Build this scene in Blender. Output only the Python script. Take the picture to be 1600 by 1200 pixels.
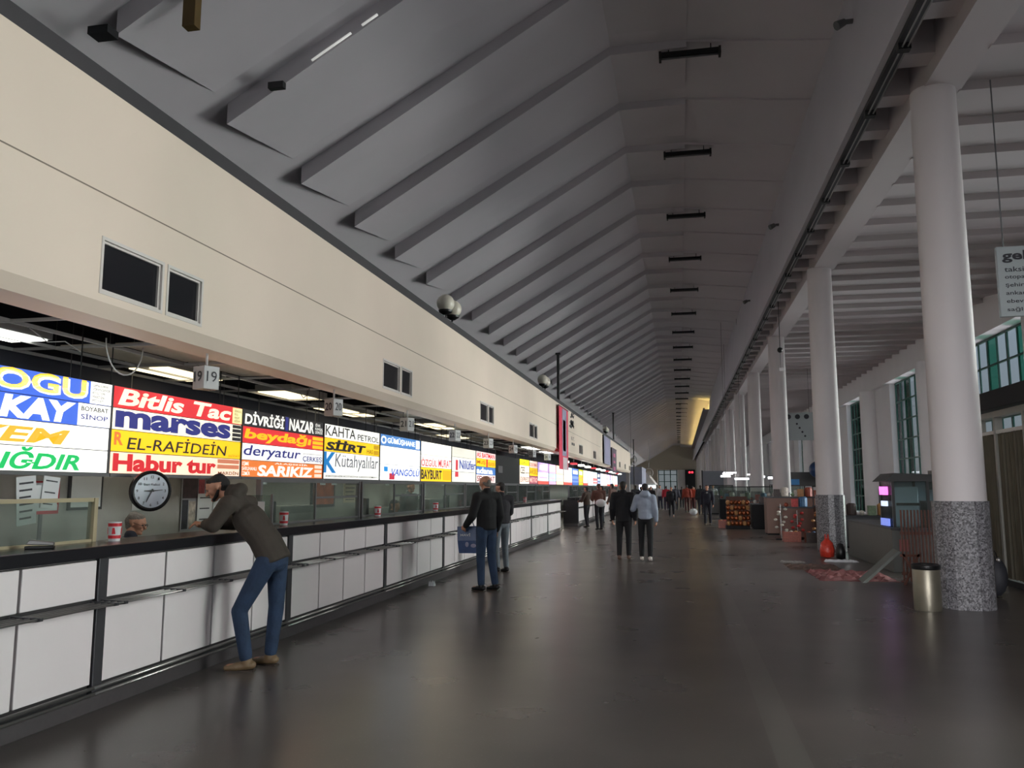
import bpy, bmesh, math, random
from mathutils import Vector, Matrix, Quaternion
random.seed(7)
PI = math.pi
SC = bpy.context.scene
COL = SC.collection
for o in list(bpy.data.objects): bpy.data.objects.remove(o)

# ------------------------------------------------------------------ camera
F = 1280.0
TH = math.atan(162/F); PS = math.atan(262*math.cos(TH)/F)
cd = bpy.data.cameras.new('camera'); cam = bpy.data.objects.new('camera', cd); COL.objects.link(cam)
cam.location = (0, 0, 1.6); cam.rotation_euler = (PI/2+TH, 0, PS)
cd.sensor_width = 36; cd.lens = F/1600*36; cd.clip_start = .05; cd.clip_end = 600
SC.camera = cam
# ------------------------------------------------------------------ world, daylight, exposure
wd = bpy.data.worlds.new('world'); SC.world = wd; wd.use_nodes = True
nt = wd.node_tree; nt.nodes.clear()
wo = nt.nodes.new('ShaderNodeOutputWorld'); bg = nt.nodes.new('ShaderNodeBackground')
tc = nt.nodes.new('ShaderNodeTexCoord'); sp = nt.nodes.new('ShaderNodeSeparateXYZ'); cr = nt.nodes.new('ShaderNodeValToRGB')
nt.links.new(tc.outputs['Generated'], sp.inputs[0]); nt.links.new(sp.outputs['Z'], cr.inputs[0])
cr.color_ramp.elements[0].position = 0.0; cr.color_ramp.elements[0].color = (.20, .21, .21, 1)
e_ = cr.color_ramp.elements.new(.012); e_.color = (.66, .74, .82, 1)
cr.color_ramp.elements[1].position = .5; cr.color_ramp.elements[1].color = (.46, .60, .76, 1)
nt.links.new(cr.outputs[0], bg.inputs[0]); bg.inputs[1].default_value = 1.0
nt.links.new(bg.outputs[0], wo.inputs[0])
def sun(name, frm, strength, angle, col):
    l = bpy.data.lights.new(name, 'SUN'); l.energy = strength; l.angle = math.radians(angle); l.color = col
    o = bpy.data.objects.new(name, l); COL.objects.link(o)
    o.rotation_euler = Vector(frm).to_track_quat('Z', 'Y').to_euler(); return o
sun('daylight', (1, .27, .19), 18.5, 54, (1.0, .875, .83))
sun('daylight_off_the_ground', (1, .30, -.36), 4.9, 75, (1.0, .90, .915))  # sun lamp from below the horizon, added to stand for ground bounce
sun('daylight_fill_from_behind', (-.12, -1, .25), 4.6, 30, (1.0, .93, .91))  # added frontal fill, let in through the unseen window behind the camera
vs = SC.view_settings
SC.display_settings.display_device = 'sRGB'
vs.view_transform = 'Standard'; vs.look = 'None'; vs.gamma = 1; vs.use_curve_mapping = False
vs.exposure = 0.0

# ------------------------------------------------------------------ materials
def lin(c):
    return tuple((v/12.92 if v <= .04045 else ((v+.055)/1.055)**2.4) for v in [x/255 for x in c])
MATS = {}
def mat(name, rgb, rough=.6, metal=0, emit=0, noise=.06, scale=6, bump=0, bscale=60, trans=0, coat=0, ecol=None, spec=.5):
    if name in MATS: return MATS[name]
    m = bpy.data.materials.new(name); m.use_nodes = True
    t = m.node_tree; p = t.nodes['Principled BSDF']
    c = lin(rgb) + (1,)
    co = t.nodes.new('ShaderNodeTexCoord')
    if noise:
        n = t.nodes.new('ShaderNodeTexNoise'); n.inputs['Scale'].default_value = scale; n.inputs['Detail'].default_value = 4
        t.links.new(co.outputs['Object'], n.inputs['Vector'])
        mx = t.nodes.new('ShaderNodeMix'); mx.data_type = 'RGBA'
        mx.inputs['A'].default_value = tuple(max(0, v*(1-noise*2)) for v in c[:3])+(1,)
        mx.inputs['B'].default_value = tuple(min(1, v*(1+noise*2)) for v in c[:3])+(1,)
        t.links.new(n.outputs['Fac'], mx.inputs['Factor']); t.links.new(mx.outputs['Result'], p.inputs['Base Color'])
    else: p.inputs['Base Color'].default_value = c
    p.inputs['Roughness'].default_value = rough; p.inputs['Metallic'].default_value = metal
    p.inputs['Specular IOR Level'].default_value = spec
    p.inputs['Coat Weight'].default_value = coat
    if trans: p.inputs['Transmission Weight'].default_value = trans
    if emit:
        p.inputs['Emission Color'].default_value = (lin(ecol) if ecol else c[:3])+(1,) if ecol else c
        p.inputs['Emission Strength'].default_value = emit
    if bump:
        n2 = t.nodes.new('ShaderNodeTexNoise'); n2.inputs['Scale'].default_value = bscale; n2.inputs['Detail'].default_value = 3
        t.links.new(co.outputs['Object'], n2.inputs['Vector'])
        b = t.nodes.new('ShaderNodeBump'); b.inputs['Strength'].default_value = bump; b.inputs['Distance'].default_value = .02
        t.links.new(n2.outputs['Fac'], b.inputs['Height']); t.links.new(b.outputs[0], p.inputs['Normal'])
    MATS[name] = m; return m
def glass(name, rgb, refl=.12, rough=.03, opac=0.0, body=(200, 210, 205)):
    """thin pane: tinted transparent + a little diffuse dust + glossy"""
    m = bpy.data.materials.new(name); m.use_nodes = True; t = m.node_tree; t.nodes.clear()
    out = t.nodes.new('ShaderNodeOutputMaterial'); tr = t.nodes.new('ShaderNodeBsdfTransparent')
    tr.inputs[0].default_value = lin(rgb)+(1,)
    gl = t.nodes.new('ShaderNodeBsdfGlossy'); gl.inputs['Roughness'].default_value = rough
    df = t.nodes.new('ShaderNodeBsdfDiffuse'); df.inputs[0].default_value = lin(body)+(1,)
    lw = t.nodes.new('ShaderNodeLayerWeight'); lw.inputs[0].default_value = refl
    nz = t.nodes.new('ShaderNodeTexNoise'); nz.inputs['Scale'].default_value = 3
    mr = t.nodes.new('ShaderNodeMath'); mr.operation = 'MULTIPLY'; mr.inputs[1].default_value = opac*2
    t.links.new(nz.outputs['Fac'], mr.inputs[0])
    a = t.nodes.new('ShaderNodeMixShader'); b = t.nodes.new('ShaderNodeMixShader')
    t.links.new(mr.outputs[0], a.inputs[0]); t.links.new(tr.outputs[0], a.inputs[1]); t.links.new(df.outputs[0], a.inputs[2])
    t.links.new(lw.outputs['Fresnel'], b.inputs[0]); t.links.new(a.outputs[0], b.inputs[1]); t.links.new(gl.outputs[0], b.inputs[2])
    t.links.new(b.outputs[0], out.inputs[0]); MATS[name] = m; return m

M_fascia = mat('painted_fascia', (222, 207, 192), .55, noise=.04, scale=.7)
M_roof = mat('roof_paint', (208, 203, 208), .7, noise=.05, scale=.5)
M_white = mat('white_paint', (228, 226, 228), .45, noise=.03, scale=1)
M_panel = mat('counter_panel', (228, 221, 223), .35, noise=.02, scale=2)
M_blk = mat('black_stone', (30, 30, 34), .22, noise=.1, scale=30)
M_gray = mat('grey_metal', (110, 110, 112), .4, metal=.6)
M_dgray = mat('dark_grey_metal', (62, 62, 66), .45, metal=.3)
M_rod = mat('brushed_rod', (150, 148, 146), .3, metal=.8)
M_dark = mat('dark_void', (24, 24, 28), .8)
M_plinth = mat('plinth_stone', (72, 68, 70), .4, noise=.12, scale=25)
M_black = mat('black_plastic', (18, 18, 20), .4)
M_booth = mat('booth_wall', (158, 156, 152), .7, noise=.05)
M_grid = mat('ceiling_tee', (190, 190, 192), .4)
M_lamp = mat('lamp_diffuser', (250, 252, 240), .4, emit=5, noise=0)
M_lampw = mat('lamp_diffuser_warm', (255, 236, 190), .4, emit=2.2, noise=0)
M_tile = mat('ceiling_tile', (206, 200, 186), .8, noise=.08, scale=12)
M_paper = mat('paper', (205, 207, 210), .8, noise=.02)
M_ink = mat('ink', (60, 60, 66), .8, noise=0)
M_green = mat('green_frame', (24, 74, 66), .4, noise=.08)
M_globe = mat('frosted_globe', (214, 208, 194), .35, noise=.03)
M_wood = mat('brown_wood', (108, 62, 48), .5, noise=.2, scale=14)
M_glassc = glass('screen_glass', (226, 232, 228), .035, .05, .07)
M_glassw = glass('window_glass', (240, 244, 246), .03, .03, .01)
M_glassg = glass('green_window_glass', (150, 205, 188), .04, .05, .02)
M_skin = mat('skin', (178, 128, 104), .55, noise=.08, scale=12, bump=.05)
M_hair = mat('dark_hair', (26, 22, 22), .7, noise=.3, scale=80, bump=.5, bscale=120)
M_greyhair = mat('grey_hair', (112, 104, 98), .7, noise=.3, scale=80, bump=.5, bscale=120)

def column_mat():
    m = mat('granite_speckle', (92, 90, 94), .35, noise=0)
    t = m.node_tree; p = t.nodes['Principled BSDF']
    co = t.nodes.new('ShaderNodeTexCoord'); v = t.nodes.new('ShaderNodeTexVoronoi'); v.inputs['Scale'].default_value = 55
    r = t.nodes.new('ShaderNodeValToRGB'); r.color_ramp.elements[0].color = (.055, .052, .058, 1); r.color_ramp.elements[1].color = (.33, .32, .34, 1)
    r.color_ramp.elements[0].position = .2; r.color_ramp.elements[1].position = .95
    t.links.new(co.outputs['Object'], v.inputs['Vector']); t.links.new(v.outputs['Color'], r.inputs[0]); t.links.new(r.outputs[0], p.inputs['Base Color'])
    return m
M_granite = column_mat()

def floor_mat():
    m = bpy.data.materials.new('terrazzo_floor'); m.use_nodes = True; t = m.node_tree; p = t.nodes['Principled BSDF']
    co = t.nodes.new('ShaderNodeTexCoord')
    def mixn(scale, a, b, lo, hi, detail=4):
        n = t.nodes.new('ShaderNodeTexNoise'); n.inputs['Scale'].default_value = scale; n.inputs['Detail'].default_value = detail
        t.links.new(co.outputs['Object'], n.inputs['Vector'])
        r = t.nodes.new('ShaderNodeValToRGB'); r.color_ramp.elements[0].position = lo; r.color_ramp.elements[1].position = hi
        r.color_ramp.elements[0].color = a; r.color_ramp.elements[1].color = b
        t.links.new(n.outputs['Fac'], r.inputs[0]); return r
    base = mixn(.9, (.082, .071, .066, 1), (.116, .099, .091, 1), .35, .7)
    chips = mixn(60, (0, 0, 0, 1), (1, 1, 1, 1), .66, .70, 2)
    mx = t.nodes.new('ShaderNodeMix'); mx.data_type = 'RGBA'; mx.inputs['B'].default_value = (.19, .165, .14, 1)
    ml = t.nodes.new('ShaderNodeMath'); ml.operation = 'MULTIPLY'; ml.inputs[1].default_value = .6
    t.links.new(chips.outputs[0], ml.inputs[0]); t.links.new(ml.outputs[0], mx.inputs['Factor']); t.links.new(base.outputs[0], mx.inputs['A'])
    # pale strip let into the floor along the hall
    s = t.nodes.new('ShaderNodeSeparateXYZ'); t.links.new(co.outputs['Object'], s.inputs[0])
    d = t.nodes.new('ShaderNodeMath'); d.operation = 'SUBTRACT'; d.inputs[1].default_value = .62; t.links.new(s.outputs['X'], d.inputs[0])
    ab = t.nodes.new('ShaderNodeMath'); ab.operation = 'ABSOLUTE'; t.links.new(d.outputs[0], ab.inputs[0])
    lt = t.nodes.new('ShaderNodeMath'); lt.operation = 'LESS_THAN'; lt.inputs[1].default_value = .1; t.links.new(ab.outputs[0], lt.inputs[0])
    l2 = t.nodes.new('ShaderNodeMath'); l2.operation = 'MULTIPLY'; l2.inputs[1].default_value = .45; t.links.new(lt.outputs[0], l2.inputs[0])
    m2 = t.nodes.new('ShaderNodeMix'); m2.data_type = 'RGBA'; m2.inputs['B'].default_value = (.16, .15, .135, 1)
    t.links.new(l2.outputs[0], m2.inputs['Factor']); t.links.new(mx.outputs['Result'], m2.inputs['A'])
    t.links.new(m2.outputs['Result'], p.inputs['Base Color'])
    rr = mixn(1.2, (.27, .27, .27, 1), (.30, .30, .30, 1), .3, .75)
    t.links.new(rr.outputs[0], p.inputs['Roughness']); p.inputs['Specular IOR Level'].default_value = .52
    return m
M_floor = floor_mat()

# ------------------------------------------------------------------ geometry helpers
class G:
    def __init__(s): s.bm = bmesh.new(); s.mi = 0
    def _f(s, vs):
        try: f = s.bm.faces.new(vs); f.material_index = s.mi; return f
        except ValueError: return None
    def box(s, x0, x1, y0, y1, z0, z1):
        v = [s.bm.verts.new((x, y, z)) for z in (z0, z1) for y in (y0, y1) for x in (x0, x1)]
        for q in ((0, 2, 3, 1), (4, 5, 7, 6), (0, 1, 5, 4), (2, 6, 7, 3), (0, 4, 6, 2), (1, 3, 7, 5)): s._f([v[i] for i in q])
        return s
    def quad(s, *p): s._f([s.bm.verts.new(q) for q in p]); return s
    def prism(s, poly, vec):
        """poly: list of 3D points, extruded along vec"""
        a = [s.bm.verts.new(p) for p in poly]; b = [s.bm.verts.new(Vector(p)+Vector(vec)) for p in poly]
        s._f(a); s._f(b[::-1]); n = len(a)
        for i in range(n): s._f([a[i], b[i], b[(i+1) % n], a[(i+1) % n]])
        return s
    def rings(s, rr, cap=True, close=False):
        L = [[s.bm.verts.new(p) for p in r] for r in rr]; n = len(L[0])
        m = len(L)
        for k in range(m if close else m-1):
            A = L[k]; B = L[(k+1) % m]
            for i in range(n): s._f([A[i], A[(i+1) % n], B[(i+1) % n], B[i]])
        if cap and not close: s._f(L[0][::-1]); s._f(L[-1])
        return s
    def cyl(s, p0, p1, r0, r1=None, n=12):
        return s.tube([p0, p1], [r0, r0 if r1 is None else r1], n)
    def tube(s, pts, r, n=8):
        pts = [Vector(p) for p in pts]
        if not isinstance(r, (list, tuple)): r = [r]*len(pts)
        rr = []
        for i, p in enumerate(pts):
            d = (pts[min(i+1, len(pts)-1)]-pts[max(i-1, 0)]).normalized()
            u = d.cross(Vector((0, 0, 1)))
            if u.length < 1e-3: u = Vector((1, 0, 0))
            u.normalize(); w = d.cross(u)
            rr.append([p+(u*math.cos(2*PI*k/n)+w*math.sin(2*PI*k/n))*r[i] for k in range(n)])
        return s.rings(rr)
    def lathe(s, prof, c=(0, 0, 0), n=24):
        return s.rings([[Vector(c)+Vector((r*math.cos(2*PI*k/n), r*math.sin(2*PI*k/n), z)) for k in range(n)] for r, z in prof])
    def ball(s, c, r, n=14, sq=(1, 1, 1)):
        m = n//2
        return s.rings([[Vector(c)+Vector((r*sq[0]*math.sin(a)*math.cos(2*PI*k/n), r*sq[1]*math.sin(a)*math.sin(2*PI*k/n), -r*sq[2]*math.cos(a))) for k in range(n)]
                        for a in [max(.05, min(PI-.05, PI*j/m)) for j in range(m+1)]])
    def disc(s, c, r, nrm, th, n=24):
        nrm = Vector(nrm).normalized(); return s.tube([Vector(c), Vector(c)+nrm*th], r, n)
    def obj(s, name, mats, parent=None, smooth=False, bevel=0, loc=None, **props):
        me = bpy.data.meshes.new(name); bmesh.ops.recalc_face_normals(s.bm, faces=s.bm.faces)
        s.bm.to_mesh(me); s.bm.free()
        for m in (mats if isinstance(mats, (list, tuple)) else [mats]): me.materials.append(m)
        if smooth: me.polygons.foreach_set('use_smooth', [True]*len(me.polygons))
        o = bpy.data.objects.new(name, me); COL.objects.link(o)
        if parent: o.parent = parent
        if loc: o.location = loc
        if bevel:
            b = o.modifiers.new('b', 'BEVEL'); b.width = bevel; b.segments = 2; b.limit_method = 'ANGLE'
        if smooth == 'a':
            try: me.set_sharp_from_angle(angle=math.radians(40))
            except Exception: pass
        for k, v in props.items(): o[k] = v
        return o
def thing(name, label, cat, loc=(0, 0, 0), rz=0, group=None):
    o = bpy.data.objects.new(name, None); COL.objects.link(o); o.empty_display_size = .1
    o.location = loc; o.rotation_euler = (0, 0, rz); o['label'] = label; o['category'] = cat
    if group: o['group'] = group
    return o
def tag(o, label, cat, group=None):
    o['label'] = label; o['category'] = cat
    if group: o['group'] = group
    return o
def copy_tree2(o, parent):
    c = o.copy(); COL.objects.link(c); c.parent = parent
    for ch in o.children: copy_tree2(ch, c)
    return c
def dup(o, loc=None, rz=None, label=None):
    c = o.copy(); COL.objects.link(c)
    for ch in o.children: copy_tree2(ch, c)
    if loc is not None: c.location = loc
    if rz is not None: c.rotation_euler = (0, 0, rz)
    if label: c['label'] = label
    return c
def struct(g, name, m, smooth=False, parent=None, bevel=0):
    o = g.obj(name, m, parent, smooth, bevel)
    if not parent: o['kind'] = 'structure'
    return o

def text_obj(name, s, w, h, mat_, parent, origin, xd, yd, shear=0, bold=0, depth=.003, keep=False):
    """lettering fitted into a w x h box whose lower-left corner is origin (parent space)"""
    cu = bpy.data.curves.new('t', 'FONT'); cu.body = s; cu.shear = shear; cu.offset = bold; cu.resolution_u = 3
    t = bpy.data.objects.new('t', cu); COL.objects.link(t)
    dg = bpy.context.evaluated_depsgraph_get(); dg.update()
    me = bpy.data.meshes.new_from_object(t.evaluated_get(dg)); bpy.data.objects.remove(t); bpy.data.curves.remove(cu)
    if not me.vertices: return None
    xs = [v.co.x for v in me.vertices]; ys = [v.co.y for v in me.vertices]
    x0, x1, y0, y1 = min(xs), max(xs), min(ys), max(ys)
    sx = w/max(1e-4, x1-x0); sy = h/max(1e-4, y1-y0)
    if keep: sx = sy = min(sx, sy)
    xd = Vector(xd).normalized(); yd = Vector(yd).normalized(); nd = xd.cross(yd); O = Vector(origin)
    for v in me.vertices:
        v.co = O+xd*((v.co.x-x0)*sx)+yd*((v.co.y-y0)*sy)+nd*depth
    me.materials.clear(); me.materials.append(mat_); me.name = name
    o = bpy.data.objects.new(name, me); COL.objects.link(o); o.parent = parent
    return o
X_, Y_, Z_ = Vector((1, 0, 0)), Vector((0, 1, 0)), Vector((0, 0, 1))
PX_ORDER = ['nearest the camera', 'second from the camera', 'third from the camera', 'fourth from the camera', 'fifth from the camera', 'sixth from the camera', 'seventh from the camera', 'eighth from the camera', 'ninth from the camera', 'tenth from the camera', 'eleventh from the camera', 'twelfth from the camera', 'thirteenth from the camera', 'fourteenth from the camera', 'fifteenth from the camera', 'sixteenth from the camera', 'seventeenth from the camera', 'eighteenth from the camera', 'nineteenth from the camera', 'twentieth from the camera']
YN, YF = -14.0, 182.0       # hall ends

# ================================================================== SETTING
struct(G().box(-10, 10, YN, YF, -.3, 0), 'floor', M_floor)
# --- roof: base sheet then saw-tooth ribs
PB = [(-9.8, 5.87), (-1.2, 10.78), (.36, 10.76), (3.25, 10.45)]       # underside profile of the sheet
g = G()
for (xa, za), (xb, zb) in zip(PB[:-1], PB[1:]):
    g.prism([(xa, YN, za), (xb, YN, zb), (xb, YN, zb+.3), (xa, YN, za+.3)], (0, YF-YN, 0))
ceil = struct(g, 'ceiling', M_roof)
def rib(y, deep):
    g = G()
    P = [(-6.8, 7.583, .34), (-1.2, 10.78, .19), (.36, 10.76, .16)]
    for (xa, za, da), (xb, zb, db) in zip(P[:-1], P[1:]):
        r = []
        for x, z, d in ((xa, za, da), (xb, zb, db)):
            r.append([(x, y, z+.02), (x, y, z-d), (x, y+2.35, z+.02)])
        g.rings(r)
    d2 = .50 if deep else .05
    g.rings([[(x, y, z+.02), (x, y, z-dd), (x, y+(2.35 if not deep else .5), z+.02)] for x, z, dd in ((.36, 10.76, d2), (3.2, 10.456, d2*.6))])
    o = g.obj('roof_rib', M_roof, ceil); return o
k = -11
ys = []
while True:
    y = 16.25+2.59*k
    if y > YF-2: break
    rib(y, y > 84); ys.append(y); k += 1
# --- roof beam, fins, column beam, aisle ceiling
struct(G().prism([(2.89, YN, 7.5), (3.1, YN, 7.5), (3.45, YN, 10.7), (3.2, YN, 10.7)], (0, YF-YN, 0)), 'trim_roof_beam', mat('beam_paint', (204, 202, 210), .6, noise=.05, scale=.6))
M_aisle = mat('aisle_paint', (186, 178, 180), .7, noise=.05, scale=.5)
struct(G().box(3.58, 4.12, YN, YF, 7.3, 7.95), 'trim_column_beam', M_aisle)
struct(G().box(3.05, 3.6, YN, YF, 8.3, 8.45), 'ceiling_slot', M_dark)
struct(G().box(3.6, 3.7, YN, YF, 7.9, 10.8), 'wall_slot', M_dark)
fins = struct(G().box(3.02, 3.2, YN, YF, 8.1, 8.3), 'trim_slot_frame', M_dark)
y = YN+.5
while y < 110:
    G().box(3.1, 3.6, y, y+.38, 7.52, 8.3).obj('fin', M_aisle, fins); y += 1.25
g = G().box(4.1, 9.8, YN, YF, 7.42, 7.6)
y = YN
while y < YF-2:
    g.rings([[(x, y, 7.43), (x, y, 7.28), (x, y+1.1, 7.43)] for x in (4.1, 9.7)]); y += 1.25
struct(g, 'ceiling_aisle', M_aisle)
# --- fascia over the counters
FZ0, FZ1 = 2.88, 4.62
wins = [(5.25+5.99*k, 5.97+5.99*k) for k in range(-1, 12)]; wins2 = [(a+.81, a+1.30) for a, b in wins]
g = G(); X0, X1 = -4.42, -4.2
FY0, FY1 = YN, 73.0
g.prism([(X1, FY0, 2.98), (X1, FY0, 3.06), (-4.6, FY0, 3.06), (-4.6, FY0, FZ0), (-4.27, FY0, FZ0)], (0, FY1-FY0, 0))
g.box(-4.6, X1, FY0, FY1, 3.455, FZ1)
yy = FY0
for (a, b), (c, d) in zip(wins, wins2):
    for lo, hi in ((yy, a), (b, c)):
        g.box(-4.6, X1, lo, hi, 3.06, 3.455)
    yy = d
g.box(-4.6, X1, yy, FY1, 3.06, 3.455)
fas = struct(g, 'wall_left_fascia', M_fascia)
G().box(-4.205, -4.1985, FY0, 45, 3.795, 3.806).obj('joint_groove', mat('groove', (130, 118, 106), .8), fas)
M_wdark = mat('dark_window_glass', (26, 27, 32), .15)
n = 1
for (a, b), (c, d) in zip(wins, wins2):
    for lo, hi in ((a, b), (c, d)):
        w = struct(G().box(-4.25, -4.235, lo, hi, 3.06, 3.455), 'window_%d' % n, M_wdark)
        fr = G(); t = .022
        fr.box(-4.235, -4.215, lo, lo+t, 3.06, 3.455); fr.box(-4.235, -4.215, hi-t, hi, 3.06, 3.455)
        fr.box(-4.235, -4.215, lo+t, hi-t, 3.06, 3.06+t); fr.box(-4.235, -4.215, lo+t, hi-t, 3.455-t, 3.455)
        fr.box(-4.215, -4.194, lo-t, lo+.004, 3.06-t, 3.455+t); fr.box(-4.215, -4.194, hi-.004, hi+t, 3.06-t, 3.455+t)
        fr.box(-4.215, -4.194, lo+.004, hi-.004, 3.06-t, 3.064); fr.box(-4.215, -4.194, lo+.004, hi-.004, 3.451, 3.455+t)
        fr.obj('window_frame', mat('fascia_window_trim', (206, 200, 196), .5), w); n += 1
struct(G().box(-4.62, -4.34, FY0, FY1, 4.62, 4.86), 'trim_coping', mat('dark_coping', (56, 54, 58), .6))
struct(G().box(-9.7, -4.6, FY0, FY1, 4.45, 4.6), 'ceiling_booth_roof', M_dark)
struct(G().box(-9.9, -9.6, YN, YF, 0, 6.2), 'wall_left', M_booth)
# booth back wall
struct(G().box(-6.6, -6.4, FY0, 29.3, 0, 2.3).box(-6.6, -6.4, 34.2, FY1, 0, 2.3), 'wall_booth_back', M_booth)
struct(G().box(-6.6, -6.41, FY0, FY1, 2.3, 4.45), 'wall_booth_upper', mat('dark_navy_wall', (42, 44, 56), .8))
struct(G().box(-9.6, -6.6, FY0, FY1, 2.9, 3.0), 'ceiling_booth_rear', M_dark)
# ends
ew = G(); ew.box(-10, -4.6, YF, YF+.3, 0, 11.5); ew.box(1.0, 10, YF, YF+.3, 0, 11.5); ew.box(-4.6, 1, YF, YF+.3, 5.4, 11.5); ew.box(-4.6, 1, YF, YF+.3, 0, .7)
struct(ew, 'wall_far', mat('far_wall_paint', (190, 180, 164), .8))
struct(G().box(-10, -4.0, YN-.3, YN, 0, 11.5).box(-4, 10, YN-.3, YN, 8.2, 11.5).box(-4, 10, YN-.3, YN, 0, .2), 'wall_near', M_white)
w = struct(G().box(-4, 10, YN-.16, YN-.15, .2, 8.2), 'window_fill_behind', M_glassw)  # unseen glazing added behind the camera to let the fill in
fr = G()
for i in range(9): fr.box(-4+14*i/8-.04, -4+14*i/8+.04, YN-.2, YN-.1, .2, 8.2)
for z in (.2, 2.4, 4.4, 6.4, 8.15): fr.box(-4, 10, YN-.19, YN-.11, z-.03, z+.03)
fr.obj('window_frame', M_green, w)
w = struct(G().box(-4.4, -.5, YF-.02, YF, .8, 5.3), 'window_far_end', M_glassw)
fr = G()
for x in (-4.45, -3.2, -1.9, -.55): fr.box(x-.1, x+.1, YF-.15, YF-.03, .7, 5.4)
for z in (.8, 2.9, 4.4, 5.3): fr.box(-4.5, -.5, YF-.14, YF-.04, z-.06, z+.06)
fr.obj('window_frame', M_green, w)
struct(G().box(-.4, 1.2, YF-1.2, YF, 0, 5.4), 'trim_end_pier', M_white)
struct(G().box(1.2, 3.3, YF-2.2, YF, 0, 5.4), 'door_far_end', M_dark)
# --- right facade: piers and windows
XW = 9.7
fac = G().box(XW, XW+.3, YN, YF, 6.35, 7.5).box(XW, XW+.3, YN, YF, -.2, .25)
fac.box(XW-.35, XW, YN, YF, 6.35, 7.42)
fw = struct(fac, 'wall_right', M_white)
n = 30
piers = [(30.2+10*k, 34.6+10*k) for k in range(-5, 16)]
for a, b in piers:
    p = struct(G().box(XW-.12, XW+.3, a, b, .25, 6.35), 'trim_%d' % n, M_white)
    G().cyl((XW-.35, b-1.2, 0), (XW-.35, b-1.2, 6.35), .42, n=20).obj('half_column', M_white, p, smooth='a')
    n += 1
n = 60
for (a, b), (c, d) in zip(piers[:-1], piers[1:]):
    lo, hi = b, c
    fr = G(); L = hi-lo
    w = struct(G().box(XW+.14, XW+.15, lo, hi, .25, 6.35), 'window_%d' % n, M_glassw)
    cols = 7
    for i in range(cols+1):
        yy = lo+L*i/cols; wd_ = .06 if i % 2 else .03
        fr.box(XW+.12, XW+.165, max(lo, yy-wd_), min(hi, yy+wd_), .25, 6.35)
    z = .3
    while z < 6.4:
        fr.box(XW+.11, XW+.17, lo, hi, z-.03, z+.03); z += .86
    fr.obj('window_frame', M_green, w)
    gp = G()
    for i in (1, 4):
        gp.box(XW+.155, XW+.16, lo+L*i/cols, lo+L*(i+1)/cols, .25, 6.35)
    gp.obj('green_pane', M_glassg, w)
    G().box(XW-.25, XW+.1, lo, hi, .2, .3).obj('window_sill', M_white, w)
    n += 1

# ================================================================== COLUMNS
col0 = thing('column', 'tall round white column on a speckled granite base, beside the steel bin', 'column', (3.75, 12.3, 0), group='round columns between hall and aisle')
G().cyl((0, 0, 1.42), (0, 0, 7.32), .325, .30, n=40).obj('shaft', mat('column_paint', (210, 203, 204), .6, noise=.03, scale=1), col0, smooth='a')
gr = G(); nn = 16
gr.rings([[(.355*math.cos(2*PI*(k+.5)/nn), .355*math.sin(2*PI*(k+.5)/nn), z) for k in range(nn)] for z in (0, 1.4, 1.42)])
gr.obj('granite_base', M_granite, col0, bevel=.004)
cl = ['tall round white column with granite base, second from the camera, behind the red bag',
      'third white column from the camera, above the brown stalls', 'fourth white column from the camera, left of the third']
for k in range(1, 17):
    dup(col0, (3.75, 12.3+10*k, 0), k*.3, cl[k-1] if k < 4 else 'white round column in the far row, %s' % PX_ORDER[k])
# ================================================================== COUNTERS
XC = -4.17; BAY = 2.98; Y0 = 5.37
def counter_unit(y, first=True):
    t = thing('counter_unit', '', 'counter', (XC, y, 0), group='white panelled ticket counter units')
    G().box(-.62, -.03, 0, BAY, .12, 1.09).obj('carcass', mat('carcass', (48, 46, 48), .6), t)
    G().box(-.6, -.02, 0, BAY, 0, .12).obj('plinth', M_plinth, t)
    pw = .1
    G().box(-.05, .012, 0, pw, .12, 1.09).obj('pillar', M_dgray, t, bevel=.004)
    cw = (BAY-pw)/4
    for i in range(4):
        a = pw+cw*i+.012; b = pw+cw*(i+1)-.012
        for z0, z1 in ((.20, .755), (.80, 1.075)):
            G().box(-.04, 0, a, b, z0, z1).obj('panel', M_panel, t, bevel=.006)
    sh = G()
    for x in (.03, .085, .14, .195): sh.tube([(x, 0, .775), (x, BAY, .775)], .008, 8)
    sh.obj('bag_shelf', M_rod, t, smooth=True)
    for i in range(5):
        yy = min(BAY-.02, pw*.5+cw*i)
        G().prism([(0, yy-.012, .79), (.22, yy-.012, .785), (.22, yy-.012, .765), (0, yy-.012, .735)], (0, .024, 0)).obj('shelf_bracket', M_dgray, t)
    rl = G().tube([(.02, 0, .175), (.02, BAY, .175)], .014).tube([(.03, 0, .135), (.03, BAY, .135)], .014)
    rl.obj('kick_rail', M_rod, t, smooth=True)
    return t
cu = counter_unit(Y0-BAY); cu['label'] = 'counter unit at the bottom left corner, nearest the camera'
clab = ['white counter unit beneath the clock, left of the leaning man', 'white counter unit just right of the leaning man',
        'white counter unit left of the man with the blue bag', 'white counter unit behind the man with the blue bag']
for k in range(0, 8):
    dup(cu, (XC, Y0+BAY*k, 0), label=clab[k] if k < 4 else 'white counter unit past the two men, %s of that stretch' % ['first', 'second', 'third', 'last'][k-4])
Y2 = 34.4
for k in range(0, 13):
    dup(cu, (XC, Y2+BAY*k, 0), label='white counter unit in the farther block beyond the gap, %s' % PX_ORDER[k])
tag(G().box(-4.62, -4.12, Y0-BAY, Y0+BAY*8+.02, 1.09, 1.18).obj('worktop', M_blk, bevel=.008), 'long black stone worktop on the near white counters', 'worktop')
tag(G().box(-4.62, -4.12, Y2-.02, Y2+BAY*13, 1.09, 1.18).obj('worktop', M_blk, bevel=.008), 'black worktop on the farther counters past the gap', 'worktop')

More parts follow.
